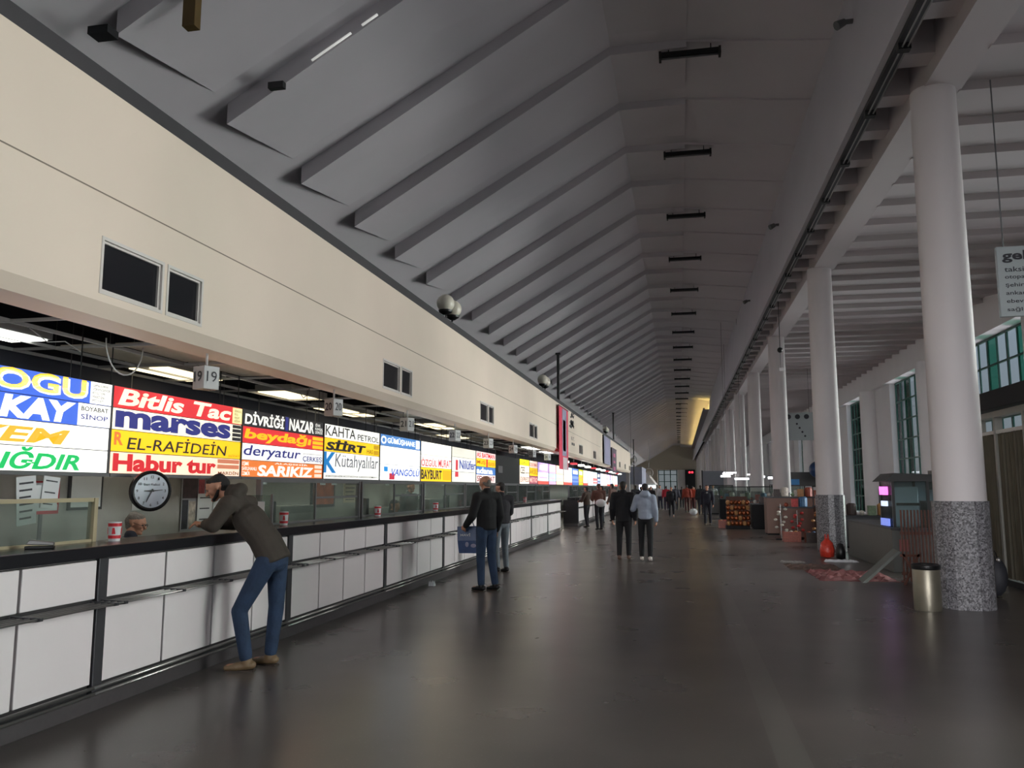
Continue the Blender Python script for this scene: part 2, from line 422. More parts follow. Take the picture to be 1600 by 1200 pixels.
# ---- glass screens on the counter
def screen(y0, y1, z1, label, x=-4.57, wood=False):
    t = thing('glass_screen', label, 'glass screen', (x, y0, 1.18), group='glass screens on the ticket counters')
    L = y1-y0; h = z1-1.18
    fm = mat('beige_frame', (168, 156, 128), .5) if wood else M_gray
    G().box(-.004, .004, .03, L-.03, .02, h-.02).obj('pane', M_glassc, t)
    G().box(-.03, .03, 0, .04, 0, h).obj('post', fm, t); G().box(-.03, .03, L-.04, L, 0, h).obj('post', fm, t)
    G().box(-.02, .02, .04, L-.04, h-.03, h).obj('top_rail', fm, t)
    G().box(-.02, .02, .04, L-.04, 0, .02).obj('bottom_rail', fm, t)
    if not wood:
        G().box(-.015, .015, L*.5-.012, L*.5+.012, .02, h-.03).obj('mullion', M_gray, t)
        G().box(.0, .006, L*.5, L-.04, h*.55, h*.6).obj('cross_rail', M_gray, t)
    return t
screen(3.1, 5.78, 1.52, 'low glass screen with beige frame at the left edge, on the black worktop', x=-4.55, wood=True)
slab = ['tall glass screen directly right of the leaning man', 'tall glass screen in front of the dark-haired cashier', 'glass screen left of the man with the blue bag', 'glass screen behind the two standing men', 'glass screen just beyond the two men',
        'glass screen before the last one of the near counter', 'last glass screen at the end of the near counter']
for k in range(7):
    screen(Y0+BAY*(k+1)+.05, Y0+BAY*(k+2)-.02, 1.69, slab[k])
for k in range(9):
    screen(Y2+BAY*k+.05, Y2+BAY*(k+1)-.1, 1.69, 'glass screen on the farther counter, %s' % PX_ORDER[k])
# ticket window side screens near the leaner
t = thing('glass_wing', 'short clear glass wing on the worktop behind the leaning man', 'glass screen', (-4.55, 8.3, 1.18))
G().box(-.2, .2, -.004, .004, 0, .34).obj('pane', M_glassc, t); G().box(.19, .215, -.015, .015, 0, .35).obj('post', M_gray, t)
G().box(-.16, .12, -.012, -.006, .05, .27).obj('notice', M_paper, t)

# red and white cups by each pillar
M_red = mat('cup_red', (196, 40, 52), .4)
for k in range(7):
    y = Y0+.38+BAY*k if k else 5.86
    t = thing('paper_cup', ['red and white striped cup beside the cashier with glasses', 'red and white cup right of the leaning man by the pillar', 'red and white cup beside the dark-haired cashier', 'red and white cup left of the man with the blue bag', 'red and white cup behind the two standing men', 'red and white cup just beyond the two men', 'red and white cup near the end of the near counter'][k], 'cup', (-4.42, y, 1.18), group='red and white cups on the worktop')
    G().lathe([(.042, 0), (.05, .15), (.044, .15)]).obj('body', M_paper, t, smooth='a')
    st = G(); st.mi = 0
    st.lathe([(.0455, .02), (.0475, .045)]); st.lathe([(.0505, .115), (.052, .14)])
    for a in range(4):
        an = a*PI/2+.5; ca, sa = math.cos(an), math.sin(an)
        st.prism([(.0465*ca-.014*sa, .0465*sa+.014*ca, .055), (.0465*ca+.014*sa, .0465*sa-.014*ca, .055), (.049*ca+.01*sa, .049*sa-.01*ca, .105), (.049*ca-.006*sa, .049*sa+.006*ca, .105)], (.003*ca, .003*sa, 0))
    st.obj('red_print', M_red, t)
# computer mouse-like dark receiver at left
t = thing('desk_stapler', 'small black and silver stapler lying on the worktop at the left edge', 'stapler', (-4.35, 5.0, 1.18), .5)
G().box(-.09, .09, -.03, .03, 0, .02).obj('base', M_black, t, bevel=.006)
G().prism([(-.09, -.02, .03), (.09, -.02, .022), (.09, -.02, .045), (-.06, -.02, .065)], (0, .04, 0)).obj('arm', M_rod, t, bevel=.006)

# ================================================================== SIGN LIGHTBOXES
XS = -5.1; SZ0, SZ1 = 1.73, 2.54; SW = 2.305
EM = {}
def em(rgb, s=1.0):
    k = (rgb, s)
    if k not in EM:
        EM[k] = mat('lit_%02x%02x%02x_%d' % (rgb+(int(s*10),)), rgb, .4, emit=s*.74, noise=0)
    return EM[k]
WH = (255, 253, 246); CR = (255, 246, 222); RD = (214, 44, 50); YE = (250, 205, 20); NV = (40, 44, 120); BK = (34, 32, 34); BL = (58, 96, 200); OR = (226, 120, 50); GN = (20, 175, 90); OG = (240, 170, 50)
def lightbox(y0, w, label, rows, cat='lit sign', z0=SZ0, z1=SZ1, s=1.1, group='lit company signs above the near counter'):
    """rows: (height fraction, background, [(text, colour, x0, x1, y0, y1, shear, bold)])"""
    t = thing('sign_lightbox', label, cat, (XS, y0, z0), group=group)
    H = z1-z0
    fr = G(); fr.box(-.22, -.01, 0, w, 0, H)
    fr.obj('housing', M_dgray, t)
    G().box(-.05, .025, 0, w, -.03, 0).obj('bottom_rail', M_gray, t)
    for q in (.2, w-.2): G().cyl((-.18, q, H), (-.18, q, 4.45-z0), .006, n=6).obj('hanger_rod', M_dark, t)
    G().box(-.2, .02, w-.012, w+.002, 0, H).obj('edge_strip', M_dgray, t)
    z = H
    for fr_, bgc, texts in rows:
        hh = H*fr_; z -= hh
        p = G().box(-.01, .004, .006, w-.016, z+.004, z+hh-.004).obj('sign_panel', em(bgc, s), t)
        for T in texts:
            if len(T) == 3 and T[0] == 'rect':
                c, (a, b, c0, c1) = T[1], T[2]
                G().box(.004, .007, a*w, b*w, z+c0*hh, z+c1*hh).obj('patch', em(c, s), p); continue
            s_, c, a, b, c0, c1 = T[:6]; sh = T[6] if len(T) > 6 else 0; bo = T[7] if len(T) > 7 else .02
            text_obj('lettering', s_, (b-a)*w, (c1-c0)*hh, em(c, s*.9), p, (.006, a*w, z+c0*hh), Y_, Z_, sh, bo*.62)
    return t
ROWS = [
 ('lit sign column at the left edge with yellow, blue and green company names', [
   (.25, BL, [('ERDOGU', WH, .05, .86, .12, .92, 0, .07), ('ERDOGU', (248, 200, 40), .05, .85, .18, .98, 0, .03), ('rect', WH, (.875, .995, .02, .98)), ('ŞANLIURFA\nVİRANŞEHİR\nKIZILTEPE\nMARDİN\nMİDYAT', BK,   .885, .985, .1, .9, 0, 0)]),
   (.25, BL, [('AKAY', WH, .32, .80, .06, .94, .15, .09), ('rect', WH, (.815, .995, .02, .98)), ('BOYABAT', BK, .83, .98, .66, .86), ('SİNOP', NV, .83, .98, .3, .58), ('DURAĞAN', (150, 150, 160), .84, .97, .1, .2)]),
   (.25, WH, [('ÖZEM', OG, .12, .78, .12, .88, .25, .05)]),
   (.25, WH, [('IĞDIR', GN, .46, .84, .08, .96, .25, .05)])]),
 ('lit sign column above the clock, red, white and yellow rows', [
   (.25, RD, [('Bitlis Tac', CR, .03, .89, .14, .92, .2, .05), ('rect', (252, 238, 170), (.905, .995, .05, .95)), ('BİNGÖL\nMUŞ\nAHLAT\nNİZAM', BK, .92, .985, .12, .88, 0, 0)]),
   (.25, CR, [('marses', NV, .02, .89, .1, .9, 0, .07), ('rect', BK, (.91, .99, .05, .24)), ('rect', BK, (.91, .99, .29, .48)), ('rect', BK, (.91, .99, .53, .72)), ('rect', BK, (.91, .99, .77, .95))]),
   (.25, YE, [('R', OR, .02, .075, .3, .9, 0, .06), ('EL-RAFİDEİN', BK, .1, .86, .14, .88, .12, .01), ('BAĞDAT', (190, 140, 20), .88, .98, .1, .26)]),
   (.25, (255, 226, 200), [('Habur tur', (206, 36, 44), .02, .77, .1, .92, 0, .07), ('rect', (200, 120, 90), (.785, .985, .72, .94)), ('rect', (200, 120, 90), (.785, .985, .42, .64)), ('MARDİN', (110, 60, 40), .79, .98, .08, .32)])]),
 ('lit sign column right of the leaning man, with black, red, white and orange rows', [
   (.25, BK, [('DİVRİĞİ', WH, .02, .46, .12, .95, .05, .05), ('rect', NV, (.475, .51, .05, .95)), ('NAZAR', WH, .52, .85, .12, .9, .05, .05), ('SİVAS\nKANGAL\nDİVRİĞİ', WH, .87, .98, .15, .9)]),
   (.25, RD, [('beydağı', (255, 190, 20), .02, .82, .1, .92, .1, .06), ('rect', (255, 190, 20), (.84, .99, .08, .3)), ('rect', (255, 190, 20), (.84, .99, .38, .6)), ('rect', (255, 190, 20), (.84, .99, .68, .9))]),
   (.25, WH, [('deryatur', NV, .02, .68, .08, .9, .15, .02), ('ÇERKEŞ', NV, .71, .98, .06, .52, 0, .02), ('İSTANBUL ILGAZ', (130, 130, 140), .71, .98, .62, .74)]),
   (.25, OR, [('SARIKIZ', WH, .17, .86, .06, .74, .12, .06), ('ALAŞEHİR', WH, .36, .78, .8, .96), ('EŞME\nSARUHANLI\nİZMİR', WH, .01, .16, .1, .9), ('rect', (255, 220, 200), (.88, .98, .08, .3)), ('rect', (255, 220, 200), (.88, .98, .4, .6)), ('rect', (255, 220, 200), (.88, .98, .7, .92))])]),
 ('lit sign column reading Kahta Petrol and Siirt, third from the clock', [
   (.25, WH, [('KAHTA', BK, .02, .52, .15, .9, 0, .01), ('PETROL', BK, .56, .98, .12, .6, 0, .01)]),
   (.25, YE, [('SİİRT', BK, .03, .72, .1, .92, .15, .08), ('HAS', (120, 90, 10), .74, .86, .14, .5), ('rect', (190, 150, 10), (.88, .98, .1, .45)), ('rect', (190, 150, 10), (.88, .98, .55, .9))]),
   (.5, WH, [('K', (20, 120, 190), .0, .2, .22, .98, 0, .05), ('Kütahyalılar', (90, 92, 104), .18, .97, .3, .95, .1, 0), ('ESKİŞEHİR KÜTAHYA GEDİZ SİMAV', BK, .04, .95, .05, .16)])]),
 ('bright white lit sign with a blue top row, fourth from the clock', [
   (.25, (70, 120, 180), [('GÜMÜŞHANE', WH, .16, .84, .15, .85, 0, .04), ('rect', WH, (.87, .97, .1, .9)), ('O', WH, .02, .14, .15, .85, 0, .05)]),
   (.4, (255, 255, 255), []),
   (.35, (255, 255, 255), [('VANGÖLÜ', (40, 80, 170), .26, .98, .3, .85, .2, .03), ('rect', (180, 40, 60), (.22, .34, .06, .45)), ('rect', (30, 130, 200), (.1, .18, .55, .85))])]),
 ('lit sign with a blank white top and a yellow bottom row', [
   (.33, (250, 248, 236), []),
   (.32, (255, 244, 236), [('ÖZGÜL', (190, 60, 70), .02, .5, .1, .75, 0, .02), ('MURAT', (190, 60, 70), .55, .98, .1, .75, 0, .02)]),
   (.35, YE, [('BAYBURT', BK, .02, .66, .15, .85, 0, .05), ('rect', (240, 170, 10), (.7, .98, .12, .88))])]),
 ('pale lit sign with a red diamond and a blue name, right of the yellow row', [
   (.28, (214, 210, 198), []),
   (.42, (226, 224, 218), [('Nilüfer', (44, 66, 150), .3, .98, .2, .85, 0, .03), ('rect', (200, 50, 60), (.16, .24, .1, .8))]),
   (.30, (220, 218, 212), [('rect', (200, 50, 60), (.14, .26, .5, .98))])]),
 ('lit sign stack of white, yellow and blue rows behind the two standing men', [
   (.22, (255, 224, 220), [('AS BATMAN', (200, 40, 50), .03, .95, .15, .85, 0, .04)]),
   (.26, YE, [('MUŞ', (160, 90, 10), .05, .45, .2, .8), ('rect', (210, 50, 40), (.5, .58, 0, 1)), ('ELAZIĞ', (160, 90, 10), .62, .96, .2, .8)]),
   (.26, (70, 120, 190), [('adana', WH, .03, .84, .1, .9, 0, .05)]),
   (.26, (255, 236, 232), [('SEYAHAT', (120, 40, 50), .05, .95, .15, .85, 0, .04)])])]
for i, (lb, rows) in enumerate(ROWS):
    lightbox(6.62-SW+i*SW, SW-.01, lb, rows, s=1.25 if i in (0, 4) else 1.0)
# dark unlit board in the gap
t = thing('dark_board', 'unlit dark board between the lit signs, above the far end of the near counter', 'board', (XS, 22.78, SZ0))
G().box(-.2, 0, 0, 3.5, 0, .8).obj('board', M_dark, t); G().box(0, .01, .3, .9, .3, .5).obj('notice', M_gray, t); G().box(-.02, .02, 0, 3.5, -.03, 0).obj('bottom_rail', M_gray, t)
lightbox(26.4, 1.7, 'lit sign with yellow top row and black letters CES', [(.25, (225, 220, 20), [('GÜRSOY', (120, 120, 10), .1, .9, .2, .8)]), (.4, (255, 244, 226), [('CES', BK, .04, .5, .15, .85, 0, .03), ('ekspres', BK, .56, .95, .1, .4)]), (.35, (255, 236, 222), [('EXPRESS', (110, 80, 70), .05, .95, .2, .8, 0, .02)])])
lightbox(28.1, 1.7, 'lit sign with yellow middle row and maroon bottom row', [(.3, (255, 226, 210), [('ÖZKAYMAK', (150, 80, 70), .05, .95, .2, .8)]), (.35, YE, [('AKSEL', (130, 110, 10), .05, .95, .2, .8)]), (.35, (150, 80, 96), [('METRO', (240, 190, 180), .05, .95, .2, .8)])])
pal = [((196, 170, 250), (255, 255, 255)), ((230, 180, 220), (190, 220, 255)), ((255, 226, 190), (255, 240, 210)), ((200, 225, 255), (255, 255, 255)), ((70, 110, 190), (120, 150, 220)), ((200, 210, 40), (255, 180, 80)),
       ((255, 250, 210), (255, 255, 240)), ((255, 255, 255), (235, 250, 255)), ((200, 235, 240), (255, 120, 120)), ((40, 60, 110), (190, 210, 255)), ((235, 240, 255), (255, 255, 255)), ((255, 210, 200), (255, 250, 250))]
names2 = ['lilac', 'pink and pale blue', 'peach', 'pale blue', 'dark blue', 'yellow-green', 'cream', 'plain white', 'aqua and red', 'navy', 'cool white', 'salmon']
yy = 29.85
for i in range(16):
    a, b = pal[i % 12]; w = [2.6, 2.0, 2.3, 3.0][i % 4]
    lightbox(yy, w-.05, '%s lit sign over the farther counters, %s' % (names2[i % 12], PX_ORDER[i]), [(.45, a, [('rect', (255, 255, 255), (.15, .85, .25, .75))]), (.4, b, [('rect', a, (.1, .9, .3, .5))]), (.15, (235, 90, 80) if i % 3 == 0 else a, [])], s=1.25, group='lit signs over the farther counters')
    yy += w
# second tier of little lit fixtures under the farther fascia
for i in range(12):
    y = 34+i*2.9
    t = thing('ceiling_spotlight', 'small white lit lamp under the far fascia, %s' % PX_ORDER[i], 'ceiling lamp', (-4.65, y, 2.66), group='small lit lamps under the far fascia')
    G().cyl((0, 0, .05), (0, 0, .26), .01, n=6).obj('rod', M_gray, t)
    G().box(-.12, .12, -.35, .35, -.03, .05).obj('lamp_body', mat('lamp_red', (220, 70, 80), .4, emit=.8, noise=0) if i % 3 == 1 else M_lamp, t)

# ================================================================== OPEN CEILING GRID + LAMPS OVER THE BOOTHS
GZ = 2.93
g = G()
for x in (-4.7, -5.3, -5.9, -6.38): g.box(x-.012, x+.012, FY0, 34, GZ, GZ+.03)
y = 2.0
yl = []
while y < 34: yl.append(y); y += 1.2
go = thing('ceiling_grid', 'bare white metal ceiling grid without tiles above the ticket booths', 'ceiling grid', (0, 0, 0))
g.obj('main_runner', M_grid, go)
for y in yl: G().box(-6.4, -4.55, y-.012, y+.012, GZ+.002, GZ+.028).obj('cross_tee', M_grid, go)
hg = G()
for y in yl[::2]:
    for x in (-5.3, -5.9): hg.cyl((x, y, GZ), (x, y, 4.45), .003, n=5)
hg.obj('hanger_wire', M_gray, go)
# duct in the void
tag(G().cyl((-4.92, 2, 3.6), (-4.92, 34, 3.6), .2, n=20).obj('air_duct', mat('duct', (70, 70, 74), .5, metal=.4), smooth='a'), 'dark round duct hidden above the bare ceiling grid', 'duct')
def gridlamp(y, x, L, W, m, label):
    t = thing('ceiling_lamp', label, 'ceiling lamp', (x, y, GZ+.03), group='lamps laid in the bare ceiling grid')
    G().box(-W/2, W/2, 0, L, .0, .09).obj('housing', M_grid, t)
    G().box(-W/2+.03, W/2-.03, .03, L-.03, -.012, -.001).obj('diffuser', m, t)
gridlamp(4.3, -5.9, 2.2, .45, M_lamp, 'long bright white ceiling lamp above the leftmost signs')
gridlamp(8.2, -5.9, 1.2, .56, M_lampw, 'warm glowing ceiling panel above the black and white signs')
gridlamp(10.6, -5.6, 1.2, .56, M_lampw, 'warm glowing ceiling panel right of the number 20 cube')
gridlamp(13.0, -5.9, 1.8, .5, M_lampw, 'warm ceiling lamp past the number 21 cube')
gridlamp(16.6, -5.3, 1.8, .5, M_lampw, 'warm ceiling lamp over the pale signs')
gridlamp(20.2, -5.9, 1.8, .5, M_lampw, 'warm ceiling lamp near the dark board')
gridlamp(27.0, -4.95, 2.0, .5, M_lamp, 'bright white ceiling lamp left of the red banner')
gridlamp(30.6, -4.95, 1.6, .5, M_lamp, 'bright white ceiling lamp behind the red banner')
random.seed(11)
tl = [(-5.0, yl[4]), (-5.6, yl[4]), (-5.0, yl[5])]
for yy in yl[8:]:
    for x in (-5.0, -5.6, -6.15):
        if random.random() < .45: tl.append((x, yy))
for i, (x, y) in enumerate(tl[:20]):
    tag(G().box(x-.26, x+.26, y+.02, y+1.16, GZ+.031, GZ+.045).obj('ceiling_tile', M_tile), 'loose ceiling tile left in the bare grid, %s' % PX_ORDER[i], 'ceiling tile', 'ceiling tiles left in the grid')
# unseen tubes added behind the signs to brighten the booth wall
for i, y in enumerate((5.0, 8.0, 11.0, 14.0, 17.0, 20.0, 24.0, 27.6, 36.0, 40, 44, 50)):
    t = thing('booth_fill_light', 'added fill tube inside the booths behind the signs, %s' % PX_ORDER[i], 'lamp', (-6.3, y, 2.45), group='added fill tubes inside the booths')
    G().box(-.06, .06, -.6, .6, .02, .08).obj('housing', M_grid, t); G().tube([(0, -.58, 0), (0, .58, 0)], .02).obj('tube', mat('booth_fill_tube', (255, 250, 235), .4, emit=60, noise=0), t)
    for q in (-.5, .5): G().cyl((0, q, .08), (0, q, 2.0), .006, n=4).obj('wire', M_gray, t)
# cables
def cable(pts, r, m, label):
    tag(G().tube(pts, r, 6).obj('cable', m, smooth=True), label, 'cable')
def arc(c, r, n=14, a0=0, a1=PI, sq=1.0):
    return [(c[0], c[1]-r*math.cos(a0+(a1-a0)*k/n), c[2]-r*sq*math.sin(a0+(a1-a0)*k/n)) for k in range(n+1)]
cable(arc((-5.0, 6.62, GZ), .26, sq=1.15), .007, M_grid, 'white cable hanging in a loop above the left signs')
cable([(-4.7, 9.9, GZ+.02), (-4.71, 9.85, 2.8), (-4.7, 9.7, 2.74), (-4.7, 9.6, 2.8)], .006, M_gray, 'short grey cable end hanging left of the number 20 cube')
cable([(-5.2, 5.7, 2.9), (-5.2, 5.9, 2.82), (-5.2, 6.1, 2.86), (-5.2, 6.3, 2.8)], .005, M_grid, 'thin white wire curling above the leftmost sign')
cable([(-4.7, 13.6, GZ+.02), (-4.8, 13.9, 2.72), (-4.9, 14.3, 2.7), (-4.9, 14.6, 2.8)], .008, M_gray, 'tangle of grey cable beyond the number 21 cube')
# ---- number cubes
M_cube = mat('cube_grey', (176, 176, 178), .5)
def cube(y, n_, label):
    t = thing('number_cube', label, 'number sign', (-4.42, y, 2.53), math.radians(-22), 'hanging numbered cubes over the counters')
    a = .085
    G().box(-a, a, -a, a, 0, .22).obj('body', M_cube, t, bevel=.004)
    G().cyl((0, 0, .22), (0, 0, .42), .012, n=8).obj('rod', M_grid, t, smooth=True)
    b = t
    text_obj('number', n_, .12, .10, M_ink, t, (-.062, -a-.001, .07), X_, Z_, 0, .02)
    text_obj('number', n_, .11, .10, M_ink, t, (a+.001, -.055, .07), Y_, Z_, 0, .0)
    text_obj('number', n_, .11, .09, M_ink, t, (-.055, .05, -.001), X_, -Y_, 0, .0)
for k in range(8):
    cube(7.04+2.975*k, str(19+k), 'grey hanging cube numbered %d%s' % (19+k, ['', ', above the orange sign', ', left of the bright white sign'][k] if k < 3 else ''))

# ================================================================== CLOCK, POSTERS, BOOTH CONTENTS
t = thing('wall_clock', 'round black-rimmed wall clock hanging below the lit signs', 'clock', (-4.86, 6.92, 1.57), 0)
t.rotation_euler = (0, 0, math.radians(-32))
def ringpts(r, n=36): return r
g = G(); n = 40
g.rings([[(x, r*math.cos(2*PI*k/n), r*math.sin(2*PI*k/n)) for k in range(n)] for x, r in ((-.03, .19), (.01, .19), (.02, .175), (.012, .158))], cap=False)
g.disc((-.05, 0, 0), .185, (1, 0, 0), .02, 40)
g.obj('rim', M_black, t, smooth='a')
G().disc((-.01, 0, 0), .162, (1, 0, 0), .02, 40).obj('dial', mat('dial', (206, 214, 226), .4, noise=0), t)
for h in range(1, 13):
    a = PI/2-h*PI/6
    text_obj('numeral', str(h), .028 if h > 9 else .016, .026, M_ink, t, (.012, .13*math.cos(a)-.012, .13*math.sin(a)-.013), Y_, Z_, 0, .01)
text_obj('caption', 'Saat Kulesi', .15, .022, M_ink, t, (.012, -.075, .05), Y_, Z_)
def hand(ang, L, w, nm):
    d = Vector((0, math.cos(ang), math.sin(ang))); q = Vector((0, -d.z, d.y))
    p = [d*-.02+q*w, d*-.02-q*w, d*L-q*w*.4, d*L+q*w*.4]
    G().prism([Vector((.016, 0, 0))+v for v in p], (.004, 0, 0)).obj(nm, M_black, t)
hand(math.radians(180), .07, .009, 'hour_hand'); hand(math.radians(-115), .115, .006, 'minute_hand'); hand(math.radians(5), .1, .006, 'second_hand')
G().box(-.12, -.04, -.012, .012, .1, .17).obj('bracket', M_dgray, t)
def sheet(x, y, z, w, h, m, label, name='notice', cat='notice', lines=0, tilt=0, group=None, title=None, th=.004, tm=None):
    t = thing(name, label, cat, (x, y, z), 0, group); t.rotation_euler = (tilt, 0, 0)
    G().box(-th, 0, -w/2, w/2, -h/2, h/2).obj('sheet', m, t)
    if lines:
        g = G()
        for i in range(lines):
            zz = h*.36-i*h*.72/max(1, lines-1) if lines > 1 else 0
            g.box(0, .001, -w*.36, w*(.36-.2*((i*37) % 3)/3), zz-h*.02, zz+h*.02)
        g.obj('print', tm or M_ink, t)
    if title: text_obj('lettering', title, w*.8, h*.12, tm or M_ink, t, (.001, -w*.4, h*.28), Y_, Z_)
    return t
XB = -6.39
sheet(-5.04, 5.62, 1.50, .2, .38, M_paper, 'long paper notice taped under the left sign', lines=6, tilt=.1)
sheet(-5.035, 5.86, 1.56, .18, .26, M_paper, 'shorter paper notice taped beside the long one', lines=3, tilt=-.1)
sheet(-5.045, 5.75, 1.52, .2, .2, M_paper, 'paper notice behind the two taped ones', lines=0)
t = thing('notice_board', 'red board with three white strips, left of the clock', 'notice board', (-5.7, 6.55, 1.5))
G().box(-.02, 0, -.2, .2, -.14, .16).obj('board', mat('red_board', (178, 30, 44), .5), t)
for z in (-.11, -.01, .09): G().box(0, .003, -.16, .18, z, z+.055).obj('strip', M_paper, t)
G().box(-.02, -.01, -.02, .02, -1.5, -.14).obj('stand', M_gray, t)
t = thing('framed_picture', 'dark-framed blank white board behind the clock', 'picture', (XB, 7.95, 1.58))
G().box(-.01, .015, -.26, .26, -.22, .22).obj('frame', M_dgray, t); G().box(.015, .018, -.23, .23, -.19, .19).obj('sheet', M_paper, t)
sheet(XB+.005, 9.0, 1.50, .5, .34, M_paper, 'white sheet pinned to the booth wall right of the clock', lines=4, tm=mat('faint_ink', (180, 184, 190), .8))
t = thing('poster', 'photo collage poster with an orange band, left of the leaning man', 'poster', (-6.38, 10.15, 1.44))
G().box(-.005, 0, -.42, .42, -.4, .42).obj('sheet', mat('poster_grey', (150, 150, 156), .6), t)
G().box(0, .004, -.48, .45, .3, .43).obj('orange_band', mat('orange_band', (226, 120, 66), .6), t)
mm = [mat('photo_%d' % i, c, .6, noise=.6, scale=14) for i, c in enumerate(((60, 40, 44), (150, 60, 70), (96, 104, 120), (40, 40, 50), (170, 160, 150)))]
for i, (a, b, c, d) in enumerate(((-.4, -.06, .02, .28), (-.04, .1, .06, .27), (.12, .4, .02, .28), (-.4, -.27, -.38, 0), (-.25, -.1, -.36, -.02))):
    G().box(0, .003, a, b, c, d).obj('photo', mm[i % 5], t)
sheet(-6.36, 10.25, 1.32, .36, .40, M_paper, 'printed white page hanging on the photo collage', lines=3)
sheet(-6.36, 10.62, 1.34, .34, .40, M_paper, 'blank white page beside the printed page on the collage')
t = thing('framed_picture', 'framed sunset landscape picture on the booth wall right of the leaning man', 'picture', (XB, 14.1, 1.5))
G().box(-.01, .02, -.5, .5, -.25, .25).obj('frame', M_dgray, t); G().box(.02, .024, -.44, .44, -.2, .2).obj('print', mat('sunset', (170, 84, 50), .5, noise=.45, scale=5), t)
sheet(XB, 15.4, 1.52, .7, .42, mat('cream_sheet', (190, 176, 156), .7), 'cream sheet pinned right of the sunset picture', lines=5)
sheet(XB, 19.6, 1.58, 1.5, .4, M_paper, 'white poster lettered Pilavu behind the glass', name='poster', cat='poster', title='Pilavu')
sheet(XB, 26.6, 1.56, .9, .36, mat('navy_photo', (70, 90, 110), .6, noise=.4), 'small bluish picture behind the grey-haired cashier', name='picture', cat='picture')
# tags hanging on the signs' bottom rail
for i, y in enumerate((9.45, 11.2, 11.6, 13.9, 17.4, 18.6)):
    tag(G().box(XS+.02, XS+.024, y-.09, y+.09, SZ0-.09, SZ0-.005).obj('price_tag', M_paper), 'small white tag clipped under the lit signs, %s' % PX_ORDER[i], 'tag', 'small tags under the lit signs')
# cabinets along the back wall, desks behind the counter
for i, y in enumerate((4.2, 11.6, 15.6, 19.2, 23.4)):
    t = thing('filing_cabinet', 'grey cabinet against the booth wall, %s' % PX_ORDER[i], 'cabinet', (-6.15, y, 0), group='grey cabinets at the back of the booths')
    G().box(-.22, .22, 0, 1.2, 0, 1.32 if i % 2 else 1.2).obj('body', mat('cab_grey', (120, 122, 120), .5), t, bevel=.006)
    for q in range(3):
        dr = G().box(.22, .235, .03, 1.17, .08+q*.39, .42+q*.39).obj('drawer', mat('cab_front', (140, 142, 138), .5), t, bevel=.004)
        G().box(.235, .25, .5, .7, .24+q*.39, .26+q*.39).obj('handle', M_rod, dr)
for i, y in enumerate((9.6, 12.7, 17.4, 19.4)):
    t = thing('computer_monitor', 'dark computer monitor behind the glass screens, %s' % PX_ORDER[i], 'monitor', (-5.0, y, 1.0), .5, group='monitors behind the counters')
    G().box(-.02, .02, -.24, .24, .13, .43).obj('screen', M_black, t, bevel=.006); G().box(-.02, .02, -.03, .03, 0, .14).obj('neck', M_dgray, t); G().box(-.1, .1, -.12, .12, -.02, 0).obj('foot', M_dgray, t)
    d = thing('desk', 'beige desk behind the counter under a monitor, %s' % PX_ORDER[i], 'desk', (0, y, 0), group='desks behind the counters')
    G().box(-5.45, -4.82, -.7, .7, .93, .98).obj('desktop', mat('desk_wood', (150, 140, 124), .5), d)
    for x in (-5.4, -4.88):
        for q in (-.65, .61): G().box(x, x+.04, q, q+.04, 0, .93).obj('leg', M_dgray, d)

# ================================================================== HALL FITTINGS
# globe lamps on the coping
def globes(y, label, s=1):
    t = thing('globe_lamp', label, 'globe lamp', (-4.5, y, 4.86), group='twin globe lamps on top of the fascia')
    G().lathe([(.09, 0), (.08, .04), (.02, .06)]).obj('base', M_black, t)
    for sg in (-1, 1):
        G().tube([(0, 0, .04), (0, sg*.2, .1), (0, sg*.27*s, .2)], .018).obj('arm', M_black, t, smooth=True)
        h = G().lathe([(.05, 0), (.13, .05), (.14, .09)], (0, sg*.27*s, .17)).obj('holder', M_black, t)
        G().ball((0, sg*.27*s, .40), .18, 20).obj('globe', M_globe, t, smooth=True)
globes(15.75, 'pair of white globe lamps on the fascia top nearest the camera')
globes(27.7, 'pair of globe lamps on the fascia top left of the tall black pole')
globes(52, 'pair of globe lamps on the fascia top beyond the banners')
for y, z, lb in ((31.0, 6.7, 'tall thin black pole rising from the fascia above the red banner'), (58, 6.8, 'tall thin black pole farther along the fascia'), (84, 6.4, 'farthest thin black pole near the end of the fascia')):
    t = thing('pole', lb, 'pole', (-4.48, y, 4.86 if y < 73 else 0))
    zz = z-t.location.z
    G().cyl((0, 0, 0), (0, 0, zz), .055, n=10).obj('shaft', M_black, t); G().box(-.09, .09, -.09, .09, zz, zz+.06).obj('cap', M_black, t); G().box(-.1, .1, -.1, .1, 0, .03).obj('foot', M_black, t)
tag(G().box(-4.62, -4.3, 73.2, 73.6, 0, 4.6).obj('post', M_white), 'white post at the far end of the fascia', 'post')
